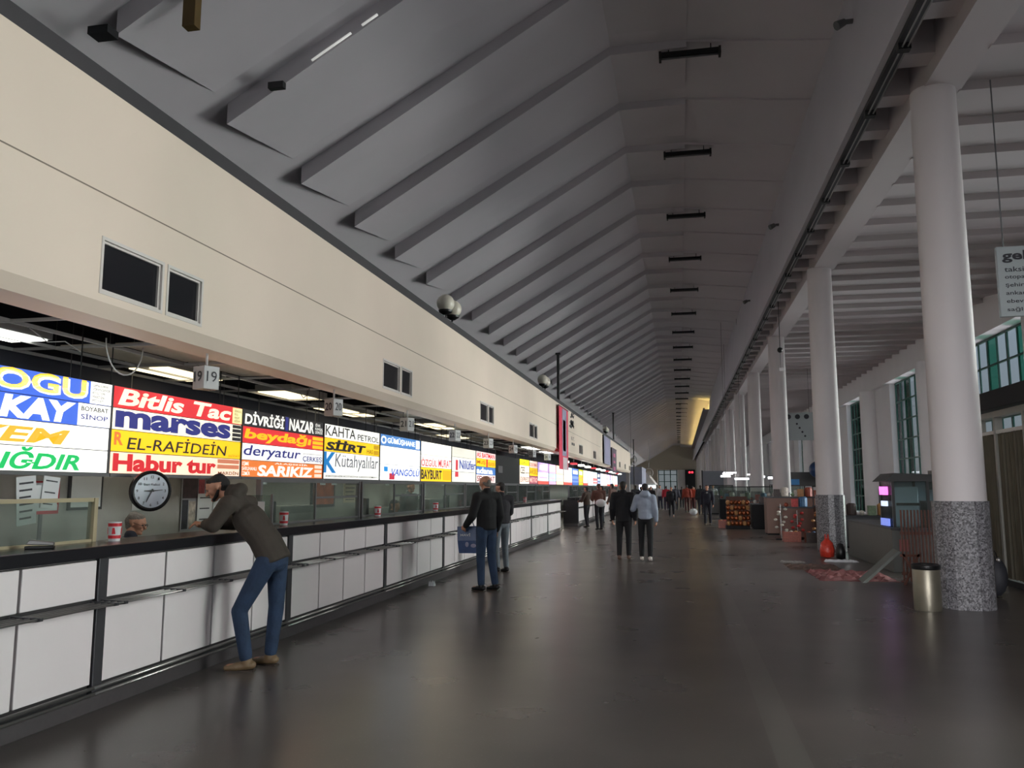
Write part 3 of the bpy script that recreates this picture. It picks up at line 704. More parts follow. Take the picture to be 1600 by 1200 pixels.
# banners
def banner(y0, y1, z0, z1, base, cols, label):
    t = thing('banner', label, 'banner', (-4.1, y0, z0))
    w = y1-y0; h = z1-z0
    G().box(-.006, 0, 0, w, 0, h).obj('cloth', base, t)
    for c, (a, b, p, q) in cols:
        G().box(0, .003, a*w, b*w, p*h, q*h).obj('print', c, t)
    G().tube([(0, -.05, h), (0, w+.05, h)], .02).obj('top_rod', M_gray, t)
    G().box(-.095, 0, .1, .16, h-.02, h+.02).obj('bracket', M_gray, t)
M_bred = mat('banner_red', (214, 50, 84), .6); M_bgr = mat('banner_grey', (140, 140, 164), .6, noise=.3, scale=3); M_bpk = mat('banner_pink', (196, 96, 140), .6, noise=.2, scale=3)
banner(28.5, 30.9, 2.25, 4.5, M_bred, [(M_bgr, (.34, .80, .22, .98)), (M_bpk, (.42, .70, .3, .8)), (mat('banner_pale', (206, 190, 196), .6), (.4, .9, .0, .2))], 'tall red banner with grey and pink print hanging over the fascia edge')
banner(46.2, 50.6, 2.95, 4.55, M_bgr, [(mat('banner_lilac', (150, 146, 176), .6), (.2, .8, .1, .9))], 'grey-lilac banner on the fascia, second along the hall')
banner(51.7, 55.4, 2.55, 4.1, mat('banner_plum', (98, 84, 100), .6, noise=.3, scale=2), [(M_bpk, (.3, .7, .1, .25)), (M_bpk, (.3, .7, .4, .5)), (M_bpk, (.3, .7, .65, .8))], 'dark plum banner on the fascia, third along the hall')
# emblem on fascia: dark leaf-like cluster and a line of small signs
t = thing('wall_emblem', 'dark ragged emblem with small lettering on the fascia right of the red banner', 'emblem', (-4.199, 31.6, 3.2))
random.seed(3)
g = G()
for i in range(26):
    a = random.random()*6.28; r = random.random(); y = 1.2+math.cos(a)*r*.7; z = .95+math.sin(a)*r*.16+(.35 if i > 18 else 0)-(y-1.2)*-.1
    L = .16+random.random()*.22; th = random.uniform(-.5, .5)
    g.prism([(0, y-L, z), (0, y, z-.05), (0, y+L, z+th*.2), (0, y, z+.06)], (.006, 0, 0))
g.obj('motif', M_ink, t)
G().box(0, .006, 1.1, 1.5, .1, .2).box(0, .006, 1.65, 2.0, .1, .2).obj('small_mark', M_ink, t)
text_obj('lettering', 'B.T.', 1.0, .13, M_ink, t, (.004, .95, .3), Y_, Z_)
# round ring sign at the end
for (x, y, z, r, lb) in ((-4.3, 76, 4.15, .52, 'round white ring sign hanging at the end of the fascia'), (-4.0, 112, 3.6, .6, 'smaller-looking round ring sign farther down the hall')):
    t = thing('round_sign', lb, 'sign', (x, y, z))
    g = G(); n = 32
    g.rings([[(rr*math.cos(2*PI*k/n), yy, rr*math.sin(2*PI*k/n)) for k in range(n)] for rr, yy in ((r, 0), (r, .08), (r*.86, .08), (r*.86, 0))], close=True)
    g.obj('ring', M_white, t)
    G().prism([(0, .02, -r*.95), (r*.5, .02, -r*.1), (r*.3, .02, r*.45), (0, .02, r*.1), (-r*.3, .02, r*.45), (-r*.5, .02, -r*.1)], (0, .04, 0)).obj('motif', M_globe, t)
    G().cyl((0, .04, r), (0, .04, r+(3.8 if y > 100 else 4.35)), .02, n=6).obj('rod', M_gray, t)
# ceiling fixtures on every other rib
cf = thing('ceiling_light', 'long dark unlit ceiling light at the top, nearest the camera', 'ceiling light', (-.2, 16.24, 10.41), group='dark tube lights under the roof ribs')
G().box(0, 1.25, -.02, .16, .03, .11).obj('housing', M_dark, cf, bevel=.005)
G().tube([(.06, .07, .0), (1.19, .07, .0)], .02).obj('tube', mat('dead_tube', (120, 118, 122), .3), cf, smooth=True)
G().box(0, .05, -.03, .17, -.03, .13).obj('end_cap', M_black, cf); G().box(1.2, 1.25, -.03, .17, -.03, .13).obj('end_cap', M_black, cf)
for x in (.2, 1.05): G().box(x-.01, x+.01, .06, .08, .11, .25).obj('hanger', M_dark, cf)
k = 1
while 16.02+5.18*k < 170:
    dup(cf, (-.2, 16.24+5.18*k, 10.41), label='dark ceiling tube light along the ridge, %s' % (PX_ORDER[k] if k < 20 else 'one of the farthest')); k += 1
dup(cf, (-.2, 16.24-5.18, 10.41), label='ceiling tube light overhead, above the top of the picture')
# tubes laid on the near rib, yellow post, wedge boxes near the left
def onrib(x, y):  # z of the rib's lower edge
    return 7.243+(x+6.8)*(10.59-7.243)/5.6
for xa, xb, lb in ((-5.35, -4.72, 'bare white tube light fixed along the near roof rib'), (-4.55, -4.3, 'short white tube light fixed along the near roof rib')):
    tag(G().tube([(xa, 10.96, onrib(xa, 0)-.03), (xb, 10.96, onrib(xb, 0)-.03)], .018).obj('tube_light', mat('tube_on', (240, 240, 236), .3, emit=.5, noise=0), smooth=True), lb, 'tube light')
tag(G().box(-6.05, -5.8, 10.93, 11.03, onrib(-5.92, 0)-.08, onrib(-5.92, 0)+.02).obj('cable_box', M_black), 'small black box on the roof rib left of the bare tube', 'box')
tag(G().box(-6.98, -6.7, 8.2, 8.4, 7.12, 7.22).obj('cable_box', M_dark), 'small dark box on the roof just above the fascia, top left', 'box')
tag(G().box(-5.93, -5.76, 8.55, 8.68, 7.3, 8.2).obj('wall_strut', mat('ochre_paint', (96, 74, 30), .6)), 'short ochre painted post hanging from the roof at the top left', 'post')
tag(G().box(-5.3, -5.0, 8.28, 8.36, onrib(-5.1, 0)-.05, onrib(-5.1, 0)+.03).obj('tube_light', mat('tube_on', (240, 240, 236), .3)), 'end of a tube light at the top edge right of the ochre post', 'tube light')
# warm strip lighting the far roof
t = thing('strip_light', 'warm yellow strip light along the far roof beam', 'strip light', (2.55, 84, 9.4))
G().box(.0, .05, 0, 84, 0, .04).obj('diffuser', mat('warm_strip', (255, 222, 130), .4, emit=45, noise=0), t); G().box(-.04, .52, 0, 84, -.03, 0).box(-.04, .12, -.05, 0, -.03, .14).box(-.06, -.04, 0, 84, -.03, .12).obj('tray', M_gray, t)
# track rails under the roof beam
t = thing('light_track', 'pair of bright metal rails under the roof beam with dark fittings', 'rail', (3.0, YN, 7.4))
L = 120
G().box(-.02, .12, 0, L, .04, .1).obj('tray', M_dgray, t)
for x in (.03, .10): G().tube([(x, 0, -.02), (x, L, -.02)], .013, 6).obj('rail', M_rod, t)
for i in range(60): G().box(-.02, .14, 1+i*2, 1.12+i*2, -.05, .04).obj('clamp', M_black, t)
# cameras and cable drops
t = thing('security_camera', 'small dark security camera hanging below the rails', 'camera', (3.25, 27, 5.9))
G().cyl((0, 0, .12), (0, 0, 1.9), .012, n=6).obj('rod', M_black, t); G().ball((0, 0, .06), .09, 12).obj('dome', M_black, t, smooth=True)
t = thing('security_camera', 'small white camera on an arm just under the hanging dark one', 'camera', (3.3, 27.4, 5.35))
G().box(-.06, .12, -.05, .05, 0, .09).obj('body', M_white, t, bevel=.01); G().cyl((0, 0, .09), (0, 0, 3.0), .01, n=6).obj('rod', M_gray, t)
for i, (x, y, z) in enumerate(((1.0, 24.6, 10.3), (.9, 36, 9.9), (.3, 17.4, 10.5))):
    pass
for i, (y, z) in enumerate(((13.9, 9.45), (24.5, 9.3), (34.6, 9.3))):
    t = thing('spotlight', 'small spotlight clipped on the roof beam, %s' % PX_ORDER[i], 'spotlight', (2.98, y, z), group='spotlights on the roof beam')
    G().box(-.02, .12, -.03, .03, -.03, .03).obj('bracket', M_gray, t); G().cyl((-.04, 0, 0), (-.18, -.04, -.08), .06, .08, 12).obj('lamp_head', M_gray, t)

# hanging direction sign at right
t = thing('direction_sign', 'white hanging direction sign lettered gelen at the right edge', 'sign', (4.33, 12, 3.9))
G().box(0, 1.5, 0, .07, 0, .97).obj('board', mat('sign_board', (168, 176, 178), .5, noise=.02), t, bevel=.004)
text_obj('lettering', 'gelen yolcu', 1.22, .17, M_ink, t, (.06, -.001, .74), X_, Z_, 0, .03)
for i, (s_, w) in enumerate((('taksi', .24), ('otopark', .34), ('şehiriçi otobüs', .66), ('ankaray', .34), ('ebeveyn odası', .62), ('sağlık odası', .56))):
    text_obj('lettering', s_, w, .07, M_ink, t, (.08, -.001, .615-i*.112), X_, Z_, 0, .01)
for x in (.1, 1.4): G().cyl((x, .035, .97), (x, .035, 3.4), .01, n=6).obj('rod', M_gray, t)
t = thing('direction_sign', 'far pale hanging sign with black round symbols between the white columns', 'sign', (4.7, 42, 3.9))
G().box(0, 1.8, 0, .08, 0, 1.35).obj('board', mat('sign_board', (168, 176, 178), .5, noise=.02), t)
for i in range(4): G().disc((.2+i*.42, -.002, 1.15), .12, (0, -1, 0), .006, 14).obj('symbol', M_ink, t)
for i in range(4): G().disc((1.0+i*.12, -.002, .8-i*.2), .05, (0, -1, 0), .006, 10).obj('arrow_mark', M_ink, t)
for x in (.2, 1.6): G().cyl((x, .04, 1.35), (x, .04, 3.53), .01, n=6).obj('rod', M_gray, t)

# ================================================================== RIGHT SIDE OBJECTS
t = thing('litter_bin', 'steel cylindrical litter bin with dark lid beside the nearest column', 'bin', (3.17, 11.95, 0))
G().lathe([(.165, 0), (.17, .02), (.17, .52), (.165, .53)], n=32).obj('body', mat('bin_steel', (140, 134, 120), .42, metal=.7, noise=.1), t, smooth='a')
G().lathe([(.17, .53), (.178, .545), (.178, .585), (.15, .60), (.12, .585), (.12, .56)], n=32).obj('lid', M_black, t, smooth='a')
# metal shutter partition
t = thing('shutter_partition', 'tall partition of ribbed metal curtain and grey posts behind the nearest column', 'partition', (5.3, 7.0, 0))
M_curt = mat('curtain_metal', (84, 80, 70), .4, metal=.6, noise=.15, scale=3)
H = 2.78; L = 9.0
g = G(); N = 150; row = []
for i in range(N+1):
    y = L*i/N; x = .05*(1 if i % 2 else -1)*(.5+.5*math.sin(i*.37)**2); row.append((x, y))
for (xa, ya), (xb, yb) in zip(row[:-1], row[1:]): g.quad((xa, ya, .12), (xb, yb, .12), (xb, yb, 2.5), (xa, ya, 2.5))
o = g.obj('metal_curtain', M_curt, t); sm = o.modifiers.new('s', 'SOLIDIFY'); sm.thickness = .004
for y in (1.2, 3.6, 5.6, 7.0, 8.2, 8.96): G().box(-.06, .06, y-.04, y+.04, 0, H).obj('post', mat('alu_post', (128, 126, 120), .4, metal=.4), t)
G().box(-.07, .07, 0, L, H, H+.1).obj('top_rail', mat('alu_post', (0, 0, 0)), t); G().box(-.05, .05, 0, L, 2.5, 2.56).obj('cross_rail', M_rod, t)
G().box(-.2, .25, 0, L, H+.12, H+.42).obj('roller_box', M_dark, t); G().box(-.05, .05, 0, L, 0, .1).obj('bottom_rail', M_dark, t)
t = thing('duffel_bag', 'dark bag standing on the floor behind the nearest column', 'bag', (4.55, 13.6, 0))
G().ball((0, 0, .3), .3, 16, (.55, .8, 1)).obj('body', mat('bag_dark', (36, 36, 42), .7), t, smooth=True); G().tube(arc((0, 0, .5), .14, a0=PI, a1=2*PI, sq=1.2), .014).obj('strap', M_black, t)
G().ball((0, -.2, .55), .035, 8).obj('buckle', M_rod, t, smooth=True)
# grey low wall-box and glass kiosk
t = thing('low_cabinet', 'long grey low cabinet under the glass kiosk behind the slatted fence', 'cabinet', (3.95, 17.0, 0))
M_gbox = mat('grey_box_paint', (92, 92, 90), .5, noise=.06)
G().box(0, 1.5, 0, 4.2, .0, .80).obj('body', M_gbox, t, bevel=.01); G().box(-.02, 1.52, -.02, 4.22, .80, .84).obj('top', M_dgray, t)
G().box(.12, .28, -.006, 0, .4, .62).obj('notice', mat('faded_red', (150, 84, 84), .7), t); G().box(.19, .2, -.005, 0, .05, .4).obj('trim_strip', M_gray, t)
t = thing('glass_kiosk', 'dark-framed glass display kiosk with a peaked roof on the grey cabinet', 'kiosk', (4.0, 17.05, .84))
W, D, HH = 1.3, 1.0, 1.02
for x in (0, .62, W-.05):
    for y in (0, D-.05): G().box(x, x+.05, y, y+.05, 0, HH-.12).obj('post', M_black, t)
G().prism([(-.12, -.06, HH-.14), (W*.75, -.06, HH-.14), (W*.75, -.06, HH-.02), (.05, -.06, HH+.02)], (0, D+.12, 0)).obj('roof', M_black, t)
G().box(W*.72, W+.05, .1, D, HH-.3, HH+.08).obj('roof_box', M_black, t)
G().box(.05, .62, .01, .02, .0, HH-.14).obj('glass_pane', M_glassc, t)
G().box(.67, W-.05, .01, .02, .0, HH-.14).obj('glass_pane', M_glassc, t)
G().box(.01, .02, .05, D-.05, 0, HH-.14).obj('glass_pane', M_glassc, t)
G().box(.05, W-.05, D-.04, D-.02, 0, HH-.14).obj('back_panel', mat('kiosk_blue', (120, 140, 160), .5), t)
G().box(.08, .55, .3, .85, 0, .78).obj('fridge', mat('kiosk_fridge', (150, 172, 196), .4), t, bevel=.02)
G().box(.08, .5, .02, .06, .42, .47).obj('dark_bar', M_black, t); G().box(.7, 1.2, .3, .8, 0, .5).obj('counter_box', mat('maroon', (70, 40, 42), .6), t)
G().box(-.06, -.01, .25, .75, .62, .78).obj('neon_sign', mat('neon_pink', (255, 120, 230), .4, emit=1.6, noise=0), t)
G().box(-.05, -.01, .3, .7, .4, .5).obj('neon_sign', mat('neon_white', (220, 235, 255), .4, emit=1.0, noise=0), t)
G().box(-.05, -.01, .2, .8, .02, .16).obj('neon_sign', mat('neon_blue', (120, 140, 230), .4, emit=.9, noise=0), t)
for i, (x, z) in enumerate(((.85, .74), (1.05, .7), (.95, .82))):
    G().ball((x, .2, z), .07, 10, (1, .6, 1.3)).obj('plastic_bag', mat('bag_white', (205, 205, 212), .3), t, smooth=True)
# slatted fence
t = thing('slat_fence', 'reddish brown slatted wooden fence in front of the grey cabinet', 'fence', (3.7, 15.3, 0))
for i in range(15): G().box(i*.055, i*.055+.022, -.02, .02, .02, 1.22).obj('slat', M_wood, t)
for z in (.12, .8): G().box(-.01, .8, .02, .045, z, z+.05).obj('rail', M_wood, t)
G().box(-.02, .03, -.1, .1, 0, .02).obj('foot', M_wood, t); G().box(.75, .8, -.1, .1, 0, .02).obj('foot', M_wood, t)
t = thing('leaning_board', 'grey board leaning at a slant against the slatted fence', 'board', (3.35, 15.1, 0))
G().prism([(-.35, 0, 0), (.3, .25, .52), (.34, .25, .50), (-.28, 0, 0)], (.0, .35, .02)).obj('board', mat('board_grey', (120, 124, 120), .5), t)
t = thing('folding_frame', 'small collapsed brown wooden trestle at the foot of the slats', 'trestle', (3.72, 14.9, 0))
for q in ((-.12, .12), (.12, -.12)): G().prism([(q[0], 0, 0), (q[0]+.04, 0, 0), (q[1]+.04, 0, .5), (q[1], 0, .5)], (0, .03, 0)).obj('leg', M_wood, t)
G().box(-.15, .18, 0, .03, .46, .5).obj('crossbar', M_wood, t)
# crumpled reddish sheet and cardboard on floor
def crumple(name, label, cat, loc, w, d, h, m, seed):
    random.seed(seed); bm = bmesh.new(); n = 16
    P = [[None]*(n+1) for _ in range(n+1)]
    for i in range(n+1):
        for j in range(n+1):
            e = min(i, j, n-i, n-j)
            P[i][j] = bm.verts.new(((i/n-.5)*w+random.uniform(-1, 1)*w*.02, (j/n-.5)*d+random.uniform(-1, 1)*d*.02, (.004 if e == 0 else random.random()**2*h+.006)))
    for i in range(n):
        for j in range(n): bm.faces.new((P[i][j], P[i+1][j], P[i+1][j+1], P[i][j+1]))
    g = G(); g.bm.free(); g.bm = bm
    o = g.obj(name, m); o.location = loc; s = o.modifiers.new('s', 'SOLIDIFY'); s.thickness = .004
    return tag(o, label, cat)
crumple('crumpled_sheet', 'crumpled dull red sheet on the floor before the slatted fence', 'sheet', (3.0, 16.2, 0), 1.3, 1.8, .06, mat('dull_red', (118, 66, 66), .8, noise=.2), 1)
crumple('crumpled_sheet', 'flattened brown cardboard on the floor near the second column', 'cardboard', (2.6, 17.8, 0), 1.0, 1.2, .04, mat('cardboard', (104, 84, 74), .8, noise=.2), 2)
crumple('crumpled_sheet', 'small pale scrap lying left of the cardboard', 'scrap', (2.35, 18.9, 0), .5, .3, .03, mat('pale_scrap', (140, 136, 132), .8), 3)
crumple('crumpled_sheet', 'white crumpled strip at the foot of the second column', 'scrap', (3.4, 19.2, 0), .7, .2, .05, M_paper, 4)
crumple('tissue', 'small white crumpled tissue on the floor by the counter', 'tissue', (-4.02, 13.2, 0), .1, .1, .09, M_paper, 5)
t = thing('carrier_bag', 'bright red plastic bag standing left of the second column', 'bag', (3.3, 20.3, 0))
M_rb = mat('red_plastic', (206, 62, 46), .35, noise=.25, scale=20, bump=.6, bscale=14)
G().lathe([(.02, 0), (.15, .02), (.17, .18), (.13, .34), (.05, .42), (.02, .44)], n=14).obj('body', M_rb, t, smooth=True)
for s in (-1, 1): G().tube(arc((s*.03, 0, .42), .06, a0=PI, a1=2*PI, sq=1.8), .012).obj('handle', M_rb, t, smooth=True)
t = thing('carrier_bag', 'dark plastic bag beside the bright red bag', 'bag', (3.52, 19.9, 0))
G().lathe([(.02, 0), (.1, .02), (.11, .18), (.06, .34), (.02, .36)], n=12).obj('body', M_black, t, smooth=True)

# ---- kiosks and stalls among the farther columns
M_goods = [mat('goods_%d' % i, c, .45, noise=.3, scale=20) for i, c in enumerate(((190, 184, 178), (150, 70, 50), (210, 200, 190), (70, 110, 150), (180, 130, 80), (60, 46, 44), (196, 60, 60), (120, 140, 110)))]
def stall(x, y, w, d, h, m, label, top=M_dgray, shelves=1, glassy=False, goods='assorted packets', gx=0):
    t = thing('market_stall', label, 'stall', (x, y, 0))
    G().box(0, w, 0, d, 0.05, h).obj('body', m, t, bevel=.01); G().box(.03, w-.03, .03, d-.03, 0, .05).obj('plinth', M_dark, t)
    G().box(-.02, w+.02, -.02, d+.02, h, h+.04).obj('top', top, t)
    if glassy:
        for xx in (0, w-.03):
            for yy in (0, d-.03): G().box(xx, xx+.03, yy, yy+.03, h+.04, h+.64).obj('post', M_dgray, t)
        G().box(0, w, 0, .008, h+.04, h+.62).obj('glass_pane', M_glassc, t); G().box(0, w, 0, d, h+.62, h+.66).obj('canopy', M_dark, t)
    i = 0
    for sh in range(shelves):
        xx = .12
        while xx < w-.12:
            r = .07+.03*((i*7) % 3); mm_ = M_goods[(i*5+int(x*3)) % 8]
            z = h+.04+(.28 if sh else 0)
            if i % 3 == 0: o = G().ball((x+xx, y+.2+.1*(sh), z+r*.98), r, 8).obj('goods_sack', mm_, smooth=True)
            elif i % 3 == 1: o = G().box(x+xx-r, x+xx+r, y+.12, y+.12+r*2, z, z+r*2.6).obj('goods_box', mm_, bevel=.005)
            else: o = G().lathe([(r*.8, 0), (r, .02), (r, r*2.2), (r*.6, r*2.5)], (x+xx, y+.2, z), 10).obj('goods_jar', mm_)
            tag(o, '%s on the %s' % (goods, label), 'goods', goods+' on '+label)
            xx += .26; i += 1
    return t
# woven rack with brown nuts
t = thing('snack_rack', 'tall rack of shiny brown snack bags beside the walking man', 'rack', (1.75, 33.5, 0))
random.seed(5)
G().box(0, .9, 0, .6, 0, .12).obj('base', M_dark, t); G().box(.05, .85, .5, .55, .12, 1.25).obj('back', mat('rack_brown', (80, 46, 34), .6), t)
M_nut = mat('copper_foil', (150, 84, 50), .25, metal=.6, noise=.5, scale=8)
for i in range(5):
    for j in range(6):
        G().ball((.1+.15*j, .06+.08*i*.9, .22+.2*i), .085, 8, (1, .6, 1.15)).obj('snack_bag', M_nut if (i+j) % 4 else M_goods[4], t, smooth=True)
stall(2.75, 33.4, .75, 1.0, .95, M_dark, 'black cabinet right of the snack rack')
stall(3.2, 27.5, .9, 1.2, .95, mat('stall_brown', (112, 74, 62), .5), 'brown wooden stall in front of the third column', glassy=False, shelves=1)
stall(4.15, 26.8, .75, 1.0, 1.0, mat('stall_brown2', (90, 58, 50), .5), 'dark brown stall beside the third column', glassy=True)
stall(2.9, 29.6, 1.6, .8, 1.25, mat('stall_tan', (128, 96, 84), .5), 'tan stall stacked high behind the brown stalls', shelves=1)
stall(3.9, 23.6, 1.7, .9, .82, mat('stall_grey', (84, 84, 86), .5), 'grey counter left of the second column', goods='small white cups')
stall(5.6, 24.5, 1.4, .9, .9, M_gbox, 'grey counter right of the second column', goods='white packets', glassy=True)
stall(3.0, 38, 1.2, .9, 1.0, mat('stall_brown', (0, 0, 0)), 'brown stall with white packets farther back', goods='white packets', glassy=True)
stall(2.0, 44, 1.6, .9, 1.0, M_dark, 'dark stall far back under bright lamps', goods='pale packets', glassy=True)
stall(4.4, 36, 1.4, .9, 1.2, mat('stall_tan', (0, 0, 0)), 'tan stall between far columns')
stall(1.8, 52, 1.4, .9, 1.1, M_gbox, 'grey stall far down the aisle', glassy=True)
stall(4.8, 46, 1.6, .9, 1.1, mat('stall_brown', (0, 0, 0)), 'brown stall far down the aisle', glassy=True)
# flower-like displays: small tree stand with white pieces
def stand(x, y, label, m, n=9, seed=1, h=1.1):
    random.seed(seed); t = thing('display_stand', label, 'stand', (x, y, 0))
    G().cyl((0, 0, 0), (0, 0, h), .015, n=6).obj('pole', M_rod, t); G().lathe([(.18, 0), (.16, .03), (.02, .04)]).obj('foot', M_dark, t)
    for i in range(n):
        a = i*2.4; z = .3+h*.65*i/n; r = .16
        G().ball((r*math.cos(a), r*math.sin(a), z), .06, 8, (1, 1, .7)).obj('trinket', m, t, smooth=True)
        G().cyl((0, 0, z), (r*math.cos(a), r*math.sin(a), z), .006, n=4).obj('hook', M_rod, t)
stand(3.05, 26.9, 'little stand hung with pinkish white trinkets before the brown stall', M_goods[2], seed=3)
stand(4.05, 26.2, 'little stand hung with brown trinkets by the third column', M_goods[4], seed=4)
stand(3.55, 27.0, 'lower stand with red trinkets between two stalls', M_goods[6], seed=6, h=.9)
# crates on floor
for i, (x, y, w, m, lb) in enumerate(((3.0, 25.9, .5, M_goods[1], 'reddish crate on the floor before the brown stall'), (3.6, 25.6, .45, M_goods[5], 'dark crate on the floor before the brown stall'), (4.3, 25.3, .5, M_goods[4], 'tan crate on the floor by the third column'), (4.9, 23.0, .45, M_goods[0], 'white carton on the floor left of the second column'), (1.5, 34.4, .5, M_goods[1], 'brown crate on the floor left of the snack rack'))):
    t = thing('crate', lb, 'crate', (x, y, 0))
    g = G(); g.box(0, w, 0, .02, 0, .3).box(0, w, .38, .4, 0, .3).box(0, .02, .02, .38, 0, .3).box(w-.02, w, .02, .38, 0, .3).box(.02, w-.02, .02, .38, 0, .02)
    g.obj('box', m, t)
    for q in range(3): G().ball((.1+q*.14, .2, .25), .075, 8).obj('contents', M_goods[(i+q*2) % 8], t, smooth=True)
# globe balloon on a stand
t = thing('globe_balloon', 'big dark blue round balloon above the stalls left of the second column', 'balloon', (4.55, 29.0, 0))
G().ball((0, 0, 2.2), .3, 20, (1, 1, .95)).obj('ball', mat('globe_blue', (34, 62, 104), .3, noise=.5, scale=3), t, smooth=True)
G().cyl((0, 0, .3), (0, 0, 1.92), .02, n=8).obj('pole', M_white, t); G().lathe([(.3, 0), (.28, .3), (.02, .32)]).obj('base', M_dgray, t)
t = thing('info_totem', 'white upright panel with a pink lamp below the blue balloon', 'panel', (4.7, 28.3, 0))
G().box(0, .45, 0, .06, 0, 1.7).obj('panel', M_white, t, bevel=.005); G().ball((-.02, 0, 1.62), .1, 10).obj('lamp', mat('pink_lamp', (255, 130, 140), .4, emit=1.2, noise=0), t, smooth=True)
G().box(-.3, .1, .1, .16, 1.2, 1.5).obj('side_card', M_goods[6], t)
t = thing('tv_screen', 'dark monitor standing high behind the blue balloon', 'screen', (3.9, 30.8, 0))
G().box(0, .9, 0, .06, 1.65, 2.15).obj('screen', M_black, t); G().cyl((.45, .03, 0), (.45, .03, 1.66), .03, n=8).obj('pole', M_dgray, t)
G().box(.0, .28, -.01, 0, 1.7, 1.9).obj('blue_label', mat('label_blue', (40, 120, 180), .5), t)
# lit tubes over the far stalls
M_lampx = mat('lamp_diffuser_far', (250, 250, 255), .4, emit=3.5, noise=0)
for i, (x, y, z, w) in enumerate(((2.15, 45, 2.15, .5), (2.8, 44, 2.0, .7), (3.6, 43, 2.1, .6), (4.3, 40, 2.1, .6), (2.6, 52, 2.4, .6), (3.6, 35.5, 1.95, .5), (3.0, 60, 2.6, 1.2), (4.5, 62, 2.5, 1.2))):
    t = thing('stall_lamp', 'bright white lamp over the far stalls, %s' % PX_ORDER[i], 'lamp', (x, y, z), group='bright lamps over the far stalls')
    G().box(0, w, 0, .12, 0, .1).obj('diffuser', M_lampx, t); G().box(-.02, w+.02, -.02, .14, .1, .14).obj('housing', M_dgray, t)
    G().cyl((w/2, .06, .14), (w/2, .06, (7.44 if x > 3.1 else 10.56)-z), .008, n=4).obj('cord', M_dgray, t)
# tall grey panel kiosk far (left of stalls)
t = thing('advert_panel', 'tall grey blank panel standing at the start of the far stalls', 'panel', (1.6, 59, 0))
G().box(0, 1.4, 0, .3, 0, 2.75).obj('panel', mat('advert_grey', (104, 108, 118), .5), t); G().box(-.08, 0, -.02, .32, 0, 2.8).obj('edge', M_dark, t)
# far blocks beyond fascia end
t = thing('shop_block', 'pale blue-grey shop box beyond the end of the fascia', 'shop', (-8.8, 100, 0))
G().box(0, 4.4, 0, 12, 2.0, 4.1).obj('fascia', mat('pale_blue_grey', (150, 154, 176), .6), t); G().box(.2, 4.0, .3, 11.5, 0, 2.0).obj('wall', M_white, t)
for i in range(4): G().box(4.02, 4.1, .5+i*2.8, 3.0+i*2.8, .9, 1.95).obj('lit_window', em((235, 238, 255), 1.6), t)
t = thing('shop_block', 'white slanted-roof shop near the far window', 'shop', (-8.2, 128, 0))
G().prism([(0, 0, 2.1), (4.6, 0, 2.1), (3.2, 0, 3.9), (0, 0, 5.0)], (0, 14, 0)).obj('roof', M_white, t); G().box(.2, 4.2, .2, 13.8, 0, 2.1).obj('wall', M_gray, t)
G().box(4.22, 4.3, .5, 13, 1.5, 2.0).obj('lit_strip', em((240, 250, 250), 1.8), t)
G().box(1.5, 4.6, -.1, -.02, 1.6, 2.0).obj('lit_strip', em((240, 250, 250), 1.8), t)
t = thing('led_sign', 'small red lit sign on the dark far wall', 'sign', (1.9, YF-2.4, 4.6))
G().box(0, 1.1, 0, .1, 0, .5).obj('case', M_black, t); G().box(.05, .45, -.02, 0, .08, .42).box(.6, 1.0, -.02, 0, .08, .42).obj('red_digits', mat('red_led', (255, 50, 70), .4, emit=3, noise=0), t)
G().box(.5, .6, .1, .2, .2, .3).obj('bracket', M_gray, t)

# ================================================================== PEOPLE
def V(*a): return Vector(a)
def cap(g, p0, p1, r0, r1, side=None, q=1.0, n=14, e0=1):
    """tapered capsule; side = direction of the wide axis, q = depth/width ratio"""
    p0 = Vector(p0); p1 = Vector(p1); d = p1-p0
    if d.length < 1e-5: d = V(0, 0, 1e-4)
    dn = d.normalized(); s = Vector(side) if side is not None else V(1, 0, 0)
    s = s-dn*s.dot(dn)
    if s.length < 1e-3: s = dn.orthogonal()
    s.normalize(); w = dn.cross(s)
    R = []
    for a in (-80, -50, -25, 0): R.append((p0+dn*(r0*e0*q**.5*math.sin(math.radians(a))), r0*math.cos(math.radians(a))))
    for f in (.33, .66): R.append((p0.lerp(p1, f), r0+(r1-r0)*f))
    for a in (0, 25, 50, 80): R.append((p1+dn*(r1*q**.5*math.sin(math.radians(a))), r1*math.cos(math.radians(a))))
    g.rings([[c+s*(r*math.cos(2*PI*k/n))+w*(r*q*math.sin(2*PI*k/n)) for k in range(n)] for c, r in R])
def fuse(g, name, m, parent, voxel=.012, smooth=6, cut=None):
    me = bpy.data.meshes.new(name); bmesh.ops.recalc_face_normals(g.bm, faces=g.bm.faces); g.bm.to_mesh(me); g.bm.free()
    t = bpy.data.objects.new('tmp', me); COL.objects.link(t)
    r = t.modifiers.new('r', 'REMESH'); r.mode = 'VOXEL'; r.voxel_size = voxel
    s = t.modifiers.new('s', 'SMOOTH'); s.iterations = smooth; s.factor = .5
    dg = bpy.context.evaluated_depsgraph_get(); dg.update()
    m2 = bpy.data.meshes.new_from_object(t.evaluated_get(dg)); bpy.data.objects.remove(t); bpy.data.meshes.remove(me)
    m2.name = name; m2.materials.clear(); m2.materials.append(m)
    m2.polygons.foreach_set('use_smooth', [True]*len(m2.polygons))
    o = bpy.data.objects.new(name, m2); COL.objects.link(o)
    if parent: o.parent = parent
    return o
